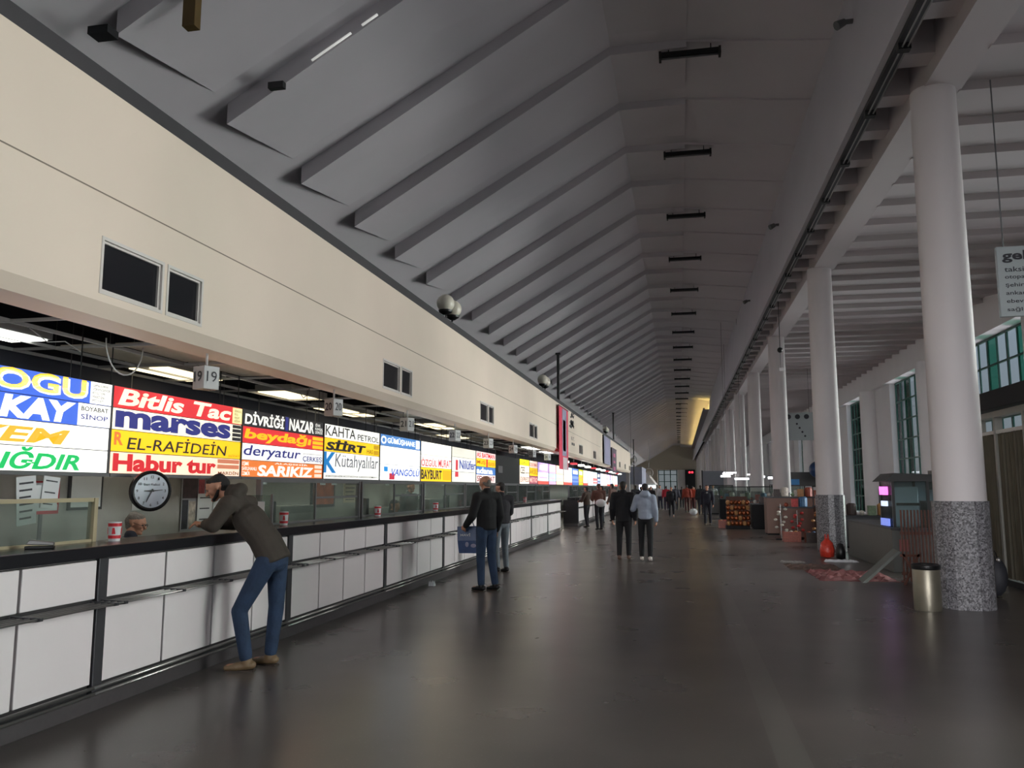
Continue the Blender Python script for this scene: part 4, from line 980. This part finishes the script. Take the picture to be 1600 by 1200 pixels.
def pose(stride=0.0, arm=.12, lean=0.0, sit=False, h=1.75, male=True):
    sw = .2 if male else .175
    J = dict(P=V(0, 0, .97), W=V(0, .0, 1.12), C=V(0, .01, 1.30), N=V(0, -.01, 1.49), H=V(0, .03, 1.64))
    for s, k in ((-1, 'L'), (1, 'R')):
        st = stride*s
        J['S'+k] = V(s*sw, -.01, 1.43); J['E'+k] = V(s*(sw+.05), -.04-arm*st*1.0, 1.14); J['A'+k] = V(s*(sw+.06), .06-arm*st*2.2, .90)
        J['h'+k] = V(s*.09, 0, .93); J['k'+k] = V(s*.10, .03+st*.22, .50); J['a'+k] = V(s*.10, -.03+st*.42, .09+(.07 if st < -.3 else 0))
        J['d'+k] = V(0, 1, -.05 if st >= -.3 else -.6)
    if sit:
        for s, k in ((-1, 'L'), (1, 'R')):
            J['k'+k] = V(s*.12, .44, .97); J['a'+k] = V(s*.12, .44, .53)
            J['E'+k] = V(s*.27, .12, 1.18); J['A'+k] = V(s*.18, .36, 1.14)
    if lean:
        for k in ('W', 'C', 'N', 'H', 'SL', 'SR', 'EL', 'ER', 'AL', 'AR'):
            v = J[k]-V(0, 0, .97); c, s_ = math.cos(lean), math.sin(lean)
            J[k] = V(v.x, v.y*c+v.z*s_, -v.y*s_+v.z*c)+V(0, 0, .97)
    return J
def hand(g, W, d, pn, s, curl=.5, spread=1):
    """W wrist, d pointing direction, pn palm normal, s = +-1 thumb side"""
    d = d.normalized(); pn = (pn-d*pn.dot(d)).normalized(); t = d.cross(pn)*s
    K = W+d*.085
    cap(g, W, K, .03, .038, t, .45)
    for i, (off, L) in enumerate(((.030, .072), (.010, .082), (-.011, .076), (-.031, .058))):
        b = K+t*off; a1 = curl; a2 = curl*2.1
        m1 = b+(d*math.cos(a1)+pn*math.sin(a1)+t*off*.8*spread).normalized()*L*.5
        m2 = m1+(d*math.cos(a2)+pn*math.sin(a2)).normalized()*L*.5
        cap(g, b-d*.015, m1, .0098, .0092, n=8); cap(g, m1, m2, .0092, .0078, n=8)
    b = W+d*.025+t*.028; m1 = b+(d*.7+t*.7+pn*.25).normalized()*.042; m2 = m1+(d*.95+t*.15+pn*.35).normalized()*.032
    cap(g, b, m1, .0135, .011, n=8); cap(g, m1, m2, .011, .0085, n=8)
def person(label, loc, rz, J, jacket=(40, 40, 46), trousers=(40, 46, 60), shoes=(30, 28, 28), hair='dark', hi=1, sc=1.0, look=V(0, 1, 0), up=V(0, 0, 1), male=True,
           hem=.02, hood=False, bald=0, hairlen=0, glasses=False, mask=False, beard=False, group=None, fat=1.0, jm=None, tm=None, handcurl=.5, hats=None, puffy=1.0, collar=None, skirtlong=0):
    vx = {2: .0075, 1: .013, 0: .026}[hi]; sm = {2: 4, 1: 3, 0: 1}[hi]
    side = (J['SR']-J['SL']).normalized(); 
    P, W_, C, N, Hd = J['P'], J['W'], J['C'], J['N'], J['H']
    f = look.normalized(); u = (up-f*up.dot(f)).normalized(); r = f.cross(u)
    g = G()
    # torso, neck
    cap(g, P, W_, .135*fat, .13*fat, side, .72); cap(g, W_, C, .13*fat, .15*fat, side, .68); cap(g, C, N-(N-C)*.25, .15, .10, side, .6)
    cap(g, J['SL'], J['SR'], .055, .055)
    cap(g, N-(N-C)*.2, Hd-u*.06-f*.02, .056, .052)
    # head
    cap(g, Hd+u*.03-f*.022, Hd+u*.025+f*.02, .076, .074, r, 1.06)
    cap(g, Hd+u*.0+f*.035, Hd-u*.075+f*.055, .062, .036, r, .9)
    if hi:
        cap(g, Hd+f*.088+u*.012, Hd+f*.112-u*.025, .009, .0155, n=8)      # nose
        cap(g, Hd+f*.088+u*.026-r*.035, Hd+f*.088+u*.026+r*.035, .010, .010, n=8)  # brow
        cap(g, Hd+f*.091-u*.052-r*.014, Hd+f*.091-u*.052+r*.014, .008, .008, n=8)  # lips
        cap(g, Hd+f*.082-u*.088, Hd+f*.078-u*.09, .018, .016, n=8)      # chin
        for s in (-1, 1):
            cap(g, Hd+r*s*.076-f*.008+u*.012, Hd+r*s*.076-f*.0-u*.022, .015, .009, f, .5, 8)
            cap(g, Hd+r*s*.045+f*.065-u*.015, Hd+r*s*.040+f*.055-u*.03, .022, .02, n=8)
    for k, s in (('L', -1), ('R', 1)):
        S, E, A = J['S'+k], J['E'+k], J['A'+k]
        cap(g, S, E, .05, .038); cap(g, E, A, .04, .026)
        hd = J.get('D'+k, (A-E)); pn = J.get('n'+k, V(-s, 0, 0))
        if hi: hand(g, A, hd, pn, J.get('t'+k, 1 if s < 0 else -1), J.get('c'+k, handcurl))
        else: cap(g, A, A+hd.normalized()*.13, .03, .026, None, .7, 8)
        h, kn, an = J['h'+k], J['k'+k], J['a'+k]
        cap(g, h, kn, .078, .052); cap(g, kn, an, .054, .036)
        dd = J['d'+k].normalized(); cap(g, an-V(0, 0, .04), an+dd*.15-V(0, 0, .05), .034, .03)
    body = fuse(g, 'person', M_skin, None, vx, sm)
    body.location = loc; body.rotation_euler = (0, 0, rz); body.scale = (sc, sc, sc)
    body['label'] = label; body['category'] = 'person'
    if group: body['group'] = group
    jmat = jm or mat('cloth_%d_%d_%d' % jacket, jacket, .85, noise=.12, scale=9, bump=.25, bscale=18)
    tmat = tm or mat('cloth_%d_%d_%d' % trousers, trousers, .85, noise=.15, scale=12, bump=.25, bscale=22)
    smat = mat('shoe_%d_%d_%d' % shoes, shoes, .5)
    # jacket
    g = G(); e = .022*puffy; cx = max(vx, .011)
    ax = (P-W_).normalized(); B = P+(P-W_)*hem
    cap(g, B, W_, (.165+skirtlong*.02)*fat+e*.5, .15*fat+e, side, .76, e0=.15); cap(g, W_, C, .15*fat+e, .17+e, side, .7); cap(g, C, N-(N-C)*.22, .17+e, .10+e*.5, side, .62)
    cap(g, J['SL'], J['SR'], .062+e*.7, .062+e*.7)
    cap(g, N-(N-C)*.35, N+(N-C)*.12, .088+e*.3, .066+e*.3, side, .9)
    for k in 'LR':
        S, E, A = J['S'+k], J['E'+k], J['A'+k]
        cap(g, S, E, .064+e*.7, .052+e*.7); cap(g, E, E.lerp(A, .93), .054+e*.7, .038+e*.5)
    if hood:
        nb = (C-N).normalized(); back = -f; back = (back-nb*back.dot(nb)).normalized()
        cap(g, N+back*.04-r*.075+u*.01, N+back*.04+r*.075+u*.01, .062, .062)
        cap(g, N+back*.085-nb*.02-r*.04, N+back*.085-nb*.02+r*.04, .062, .062)
        cap(g, N+back*.03-nb*.06-r*.05, N+back*.03-nb*.06+r*.05, .052, .052)
    jk = fuse(g, 'jacket', jmat, body, cx, sm+1)
    # trousers
    g = G()
    cap(g, P+(W_-P)*.25, P, .15*fat, .158*fat, side, .76)
    for k in 'LR':
        h, kn, an = J['h'+k], J['k'+k], J['a'+k]
        cap(g, h, kn, .098*fat, .068); cap(g, kn, kn.lerp(an, .92), .070, .056)
    fuse(g, 'trousers', tmat, body, max(vx, .010), sm)
    for k in 'LR':
        an = J['a'+k]; dd = J['d'+k].normalized(); dn = V(0, 0, -1); dn = (dn-dd*dn.dot(dd)).normalized(); sd = dd.cross(dn)
        g = G(); cap(g, an+dn*.035-dd*.045, an+dd*.08+dn*.045, .042, .044, sd, .85); cap(g, an+dd*.08+dn*.048, an+dd*.165+dn*.055, .046, .036, sd, .75); cap(g, an+dn*.02, an-dn*.04, .047, .047)
        fuse(g, 'shoe', smat, body, max(vx, .009), 2)
        if hi == 2: G().box(-.036, .036, -.07, .175, -.004, .008).obj('sole', mat('shoe_sole', (60, 48, 40), .7), body).matrix_local = Matrix.Translation(an+dn*.082)@Matrix((sd.to_tuple()+(0,), dd.to_tuple()+(0,), (-dn).to_tuple()+(0,), (0, 0, 0, 1))).transposed()
    # hair
    if bald < 2:
        g = G(); hm = M_hair if hair == 'dark' else (M_greyhair if hair == 'grey' else mat('hair_'+hair, (74, 50, 36), .7, bump=.5, bscale=120))
        b = .05 if bald else .0
        if bald:
            for s in (-1, 1): cap(g, Hd-f*.03+r*s*.066+u*.0, Hd-f*.05+r*s*.04-u*.03, .022, .03)
            cap(g, Hd-f*.055+u*.02, Hd-f*.05-u*.03, .055, .05, r, .9)
        else:
            cap(g, Hd+u*.052-f*.03, Hd+u*.05+f*.018, .078, .070, r, .86)
            cap(g, Hd+u*.01-f*.05, Hd-u*.035-f*.045, .07, .056, r, .95)
            cap(g, Hd+u*.078+f*.045-r*.03, Hd+u*.078+f*.045+r*.03, .024, .024)
            if hairlen: cap(g, Hd-f*.06, Hd-f*.06-u*hairlen, .07, .06, r, .6)
        fuse(g, 'hair', hm, body, max(vx, .009), 2)
    if beard:
        g = G(); [ (cap(g, Hd+f*.0-u*.028+r*s*.055, Hd+f*.03-u*.062+r*s*.040, .013, .017), cap(g, Hd+f*.03-u*.062+r*s*.040, Hd+f*.07-u*.085+r*s*.012, .018, .020)) for s in (-1, 1) ]; cap(g, Hd+f*.094-u*.038-r*.018, Hd+f*.094-u*.038+r*.018, .006, .006)
        fuse(g, 'beard', hm, body, max(vx, .009), 2)
    if hi == 2 or glasses:
        g = G()
        for s in (-1, 1): g.ball(Hd+f*.080+u*.004+r*s*.032, .011, 10)
        g.obj('eye', M_black, body, smooth=True)
    if glasses:
        g = G()
        for s in (-1, 1):
            c = Hd+f*.104+u*.0+r*s*.034; g.tube([c+r*(.028*math.cos(a*PI/8))+u*(.019*math.sin(a*PI/8)) for a in range(17)], .0022, 6)
            g.tube([c+r*s*.028, Hd+r*s*.08+f*.0+u*.012], .0022, 6)
        g.tube([Hd+f*.106-r*.008, Hd+f*.106+r*.008], .0022, 6)
        g.obj('glasses', M_black, body)
    if collar:
        g = G(); cap(g, N-(N-C)*.18+f*.05, N-(N-C)*.5+f*.1, .04, .05, r, .5); fuse(g, 'shirt', mat('shirt_%d' % collar[0], collar, .8), body, .01, 2)
    if mask:
        g = G(); cap(g, Hd+f*.07-u*.035, Hd+f*.07-u*.07, .047, .04, r, .9); fuse(g, 'face_mask', M_paper, body, .008, 2)
    return body
JEAN = mat('denim', (36, 54, 80), .85, noise=.28, scale=7, bump=.3, bscale=26)
JEANL = mat('denim_light', (78, 104, 138), .85, noise=.22, scale=7, bump=.3, bscale=26)
# --- the man leaning on the counter. local frame: +y forward = world -X
J = pose()
def L(fw, z, sd=0): return V(sd, fw, z)
J.update(P=L(-.17, .95), W=L(-.09, 1.09), C=L(.06, 1.27), N=L(.22, 1.47), H=L(.37, 1.555))
# facing -X: his left (-x local) is toward the camera (-Y world)
J['SL'] = L(.18, 1.41, -.2); J['SR'] = L(.16, 1.41, .2)
J['EL'] = L(.28, 1.235, -.25); J['AL'] = L(.42, 1.232, -.10)
J['ER'] = L(.30, 1.235, .22); J['AR'] = L(.48, 1.232, .04)
J['DL'] = V(.7, .7, .05); J['nL'] = V(0, 0, -1); J['DR'] = V(-.5, .8, .1); J['nR'] = V(0, 0, -1); J['tL'] = -1; J['tR'] = 1
J['cL'] = .35; J['cR'] = .5
J['hL'] = L(-.15, .92, -.09); J['hR'] = L(-.17, .92, .09)
J['kL'] = L(.07, .50, -.12); J['aL'] = L(-.01, .085, -.12); J['dL'] = V(-.1, 1, -.02)
J['kR'] = L(-.16, .50, .13); J['aR'] = L(-.12, .085, .13); J['dR'] = V(.25, 1, -.02)
person('man in brown hooded jacket and jeans leaning on the counter', (-3.80, 6.97, 0), PI/2+.1, J, jacket=(60, 53, 47), shoes=(120, 98, 72), hi=2, look=V(-.25, .85, -.42), hood=True, beard=True, hem=.3, tm=JEAN, puffy=1.1, sc=1.03)
# --- cashier with glasses
J = pose(sit=True); 
for k in J:
    if k[0] not in 'dnDtc': J[k] = J[k]-V(0, 0, .44)
c1 = person('grey-haired cashier with glasses and dark jacket seated below the clock', (-5.50, 7.56, .06), -.75, J, jacket=(34, 36, 48), trousers=(40, 40, 48), hair='grey', bald=0, glasses=True, hi=2, look=V(.5, .8, -.25), collar=(200, 205, 215), sc=.98)
def chair(x, y, rz, label):
    t = thing('office_chair', label, 'chair', (x, y, 0), rz)
    G().box(-.24, .24, -.24, .24, .26, .33).obj('seat', M_dgray, t, bevel=.02); G().box(-.22, .22, -.33, -.27, .5, .95).obj('backrest', M_dgray, t, bevel=.02)
    G().cyl((0, 0, .06), (0, 0, .26), .03).obj('stem', M_black, t); G().box(-.03, .03, -.31, -.24, .27, .55).obj('back_bracket', M_black, t)
    for i in range(5):
        a = i*2*PI/5; G().tube([(0, 0, .08), (.28*math.cos(a), .28*math.sin(a), .03)], .025).obj('leg', M_black, t)
chair(-5.50, 7.56, -.75, 'office chair under the grey-haired cashier')
J = pose(sit=True)
for k in J:
    if k[0] not in 'dnDtc': J[k] = J[k]-V(0, 0, .44)
person('dark-haired cashier seated behind the tall glass screen', (-5.5, 15.4, .0), -PI/2, J, jacket=(30, 30, 36), trousers=(40, 40, 48), hairlen=.12, hi=1, male=False, look=V(.2, 1, -.2), sc=1.04)
chair(-5.5, 15.4, -PI/2, 'office chair under the dark-haired cashier')
person('grey-haired man in dark grey clothes standing inside the booth behind the glass', (-5.9, 17.6, 0), -PI/2-.4, pose(), jacket=(74, 76, 78), trousers=(50, 50, 56), hair='grey', hi=1, sc=.98)
person('dark-haired person in black standing inside the booth at the far end of the near counter', (-5.7, 25.6, 0), -PI/2, pose(), jacket=(28, 28, 34), trousers=(40, 40, 46), hi=1, sc=.97)
# --- two men at the counter
J = pose(stride=.0)
J['EL'] = V(-.27, .02, 1.14); J['AL'] = V(-.24, .22, .98); J['nL'] = V(1, 0, 0); J['DL'] = V(.1, 1, -.5); J['cL'] = .8
J['kL'] = V(-.09, .03, .5); J['aL'] = V(-.10, .0, .09); J['kR'] = V(.10, -.01, .5); J['aR'] = V(.13, -.06, .09); J['dL'] = V(-.1, 1, 0)
person('bald man in black jacket and blue jeans holding a blue bag', (-3.0, 12.75, 0), .95, J, jacket=(20, 19, 22), shoes=(22, 22, 24), hair='grey', bald=1, hi=2, tm=JEAN, sc=1.02, look=V(-.1, 1, -.1), mask=True, hem=.25)
J = pose(); J['EL'] = V(-.25, .08, 1.16); J['AL'] = V(-.12, .3, 1.1); J['ER'] = V(.25, .08, 1.16); J['AR'] = V(.12, .3, 1.1)
person('man in black puffer jacket and light jeans just behind the bald man', (-3.38, 15.6, 0), .75, J, jacket=(22, 21, 28), shoes=(28, 26, 28), hi=2, tm=mat('denim_grey', (104, 112, 120), .85, noise=.2, bump=.2), sc=.97, look=V(-.35, 1, -.25), hem=.1, puffy=1.5)
# blue bag
t = thing('shopping_bag', 'blue shopping bag with pale lettering held by the bald man', 'bag', (-3.33, 12.95, .56), math.radians(8)); t.scale = (.8, .8, 1)
M_bb = mat('bag_blue', (32, 62, 108), .45, noise=.15, scale=10, bump=.4, bscale=8)
G().rings([[(-.2, -.03, 0), (.2, -.03, 0), (.2, .03, 0), (-.2, .03, 0)], [(-.23, -.06, .2), (.22, -.06, .2), (.22, .06, .2), (-.23, .06, .2)], [(-.24, -.02, .42), (.23, -.02, .43), (.23, .02, .43), (-.24, .02, .42)]]).obj('body', M_bb, t)
text_obj('lettering', 'MAVİ', .2, .05, M_paper, t, (-.17, -.062, .27), X_, Z_, 0, .01)
G().ball((-.04, -.055, .14), .035, 10, (1, .2, 1.2)).ball((.09, -.055, .12), .04, 10, (1.4, .2, .8)).obj('printed_mark', M_bgr, t)
for s in (-1, 1): G().tube([(-.09, s*.02, .42), (-.04, s*.015, .5), (.06, s*.015, .5), (.1, s*.02, .42)], .008).obj('handle', M_bb, t, smooth=True)
# --- couple
person('man in long black coat walking away arm in arm at the centre', (-1.25, 18.75, 0), -.03, pose(stride=.16), jacket=(15, 15, 21), trousers=(20, 19, 23), shoes=(96, 72, 62), hi=1, sc=.995, hem=.75, puffy=1.5, fat=1.03)
J = pose(stride=-.18, male=False); J['EL'] = V(-.27, .05, 1.18); J['AL'] = V(-.32, .25, 1.12)
person('woman in pale grey sweatshirt and black trousers walking beside the man in black', (-.76, 18.55, 0), -.02, J, jacket=(142, 150, 166), trousers=(20, 20, 24), shoes=(196, 186, 180), hi=1, sc=.965, hood=True, hem=.12, male=False, hairlen=.02, fat=.9, puffy=1.2, look=V(-.15, 1, 0))
# --- people at the second counter and the crowd: px x, y of feet -> floor
def fp(px, py):
    th, ps = TH, PS
    w = V(-math.sin(ps)*math.cos(th), math.cos(ps)*math.cos(th), math.sin(th)); r = V(math.cos(ps), math.sin(ps), 0); u = r.cross(w)
    d = w+r*((px-800)/F)+u*((600-py)/F); s = -1.6/d.z; return (d.x*s, d.y*s, 0)
def jab(): 
    J = pose(stride=.12); J['EL'] = V(-.25, .08, 1.16); J['AL'] = V(-.15, .3, 1.12); J['ER'] = V(.25, .08, 1.16); J['AR'] = V(.15, .3, 1.12); return J
crowd = [
 ((-3.72, 33.6), 1.1, jab(), (66, 48, 40), (26, 26, 34), 'man in brown jacket at the corner of the farther counter', {}),
 ((-3.05, 31.8), .5, jab(), (92, 58, 50), (28, 28, 36), 'person with maroon jacket and white bag on the back at the farther counter', dict(hair='brown')),
 ((-3.45, 37.6), 1.2, jab(), (60, 66, 70), (38, 42, 50), 'person in grey-green jacket at the farther counter', {}),
 ((-3.2, 40.2), 1.0, pose(stride=.1), (96, 72, 66), (42, 52, 66), 'person in dusty pink top at the farther counter', dict(hairlen=.1, male=False)),
 ((-3.0, 43.5), .9, pose(), (36, 48, 52), (34, 40, 52), 'person in dark teal coat at the farther counter', {}),
 ((-1.9, 42.0), .1, pose(stride=.2), (30, 30, 38), (36, 36, 44), 'dark-clothed person just left of the couple', {}),
 ((-2.6, 50.0), .4, pose(stride=.2), (44, 42, 48), (30, 30, 36), 'person in charcoal coat behind the couple', {}),
 ((-1.75, 52.0), 3.0, pose(stride=.2), (40, 34, 38), (40, 40, 48), 'person in dark coat right of the grey sweatshirt woman', {}),
 ((-1.4, 61.0), 2.8, pose(stride=.15), (176, 178, 182), (40, 44, 60), 'person in white top in the crowd', {}),
 ((-.95, 60.0), 0, pose(stride=.2), (168, 40, 56), (50, 40, 60), 'person in red coat in the crowd', dict(skirtlong=1)),
 ((-.46, 46.0), 3.1, pose(stride=.35), (32, 32, 40), (20, 20, 28), 'tall dark person striding in front of the far window', {}),
 ((-.3, 60.0), .1, pose(stride=.3), (84, 84, 96), (34, 34, 44), 'person in patterned grey top right of the dark striding one', {}),
 ((.15, 66.0), 0, pose(stride=.2), (44, 44, 50), (28, 28, 36), 'dark-clothed person left of the orange coats', {}),
 ((.45, 55.0), .2, pose(stride=.2), (146, 60, 44), (70, 36, 36), 'person in rust red coat in the crowd', dict(skirtlong=1)),
 ((.85, 58.0), -.2, pose(stride=.15), (208, 82, 60), (80, 40, 40), 'person in bright orange-red coat in the crowd', {}),
 ((1.05, 64.0), 3.0, pose(), (214, 156, 60), (60, 50, 50), 'person in yellow-ochre coat behind the orange one', {}),
 ((1.2, 50.0), .1, pose(), (30, 34, 38), (32, 32, 40), 'broad person in black-green coat right of the orange coats', dict(fat=1.35, puffy=2)),
 ((1.62, 50.6), .4, pose(stride=.2), (40, 42, 50), (36, 36, 44), 'dark person beside the broad one', {}),
 ((2.15, 56.0), 3.1, pose(stride=.1), (190, 192, 200), (60, 62, 74), 'person in pale coat by the grey panel', {}),
 ((1.15, 36.6), 3.05, pose(stride=.3), (32, 32, 44), (26, 26, 36), 'man in dark suit with grey shirt walking toward the camera on the right', dict(collar=(130, 126, 130))),
]
for i, (xy, rz, J, jc, tc_, lb, kw) in enumerate(crowd):
    person(lb, (xy[0], xy[1], 0), rz, J, jacket=jc, trousers=tc_, hi=0 if xy[1] > 45 else 1, sc=.94+.02*((i*3) % 5), **kw)
tag(G().ball((-2.95, 31.45, 1.02), .2, 14, (1, .55, .75)).obj('shoulder_bag', M_paper, smooth=True), 'white bag hanging at the back of the person in maroon', 'bag')
t = thing('suitcase', 'white bags on the floor beside the broad person in black', 'luggage', (.75, 49.6, 0))
G().ball((0, 0, .2), .22, 10, (1.1, .8, .9)).obj('bag', M_paper, t, smooth=True); G().tube(arc((0, 0, .36), .1, a0=PI, a1=2*PI), .012).obj('handle', M_gray, t)
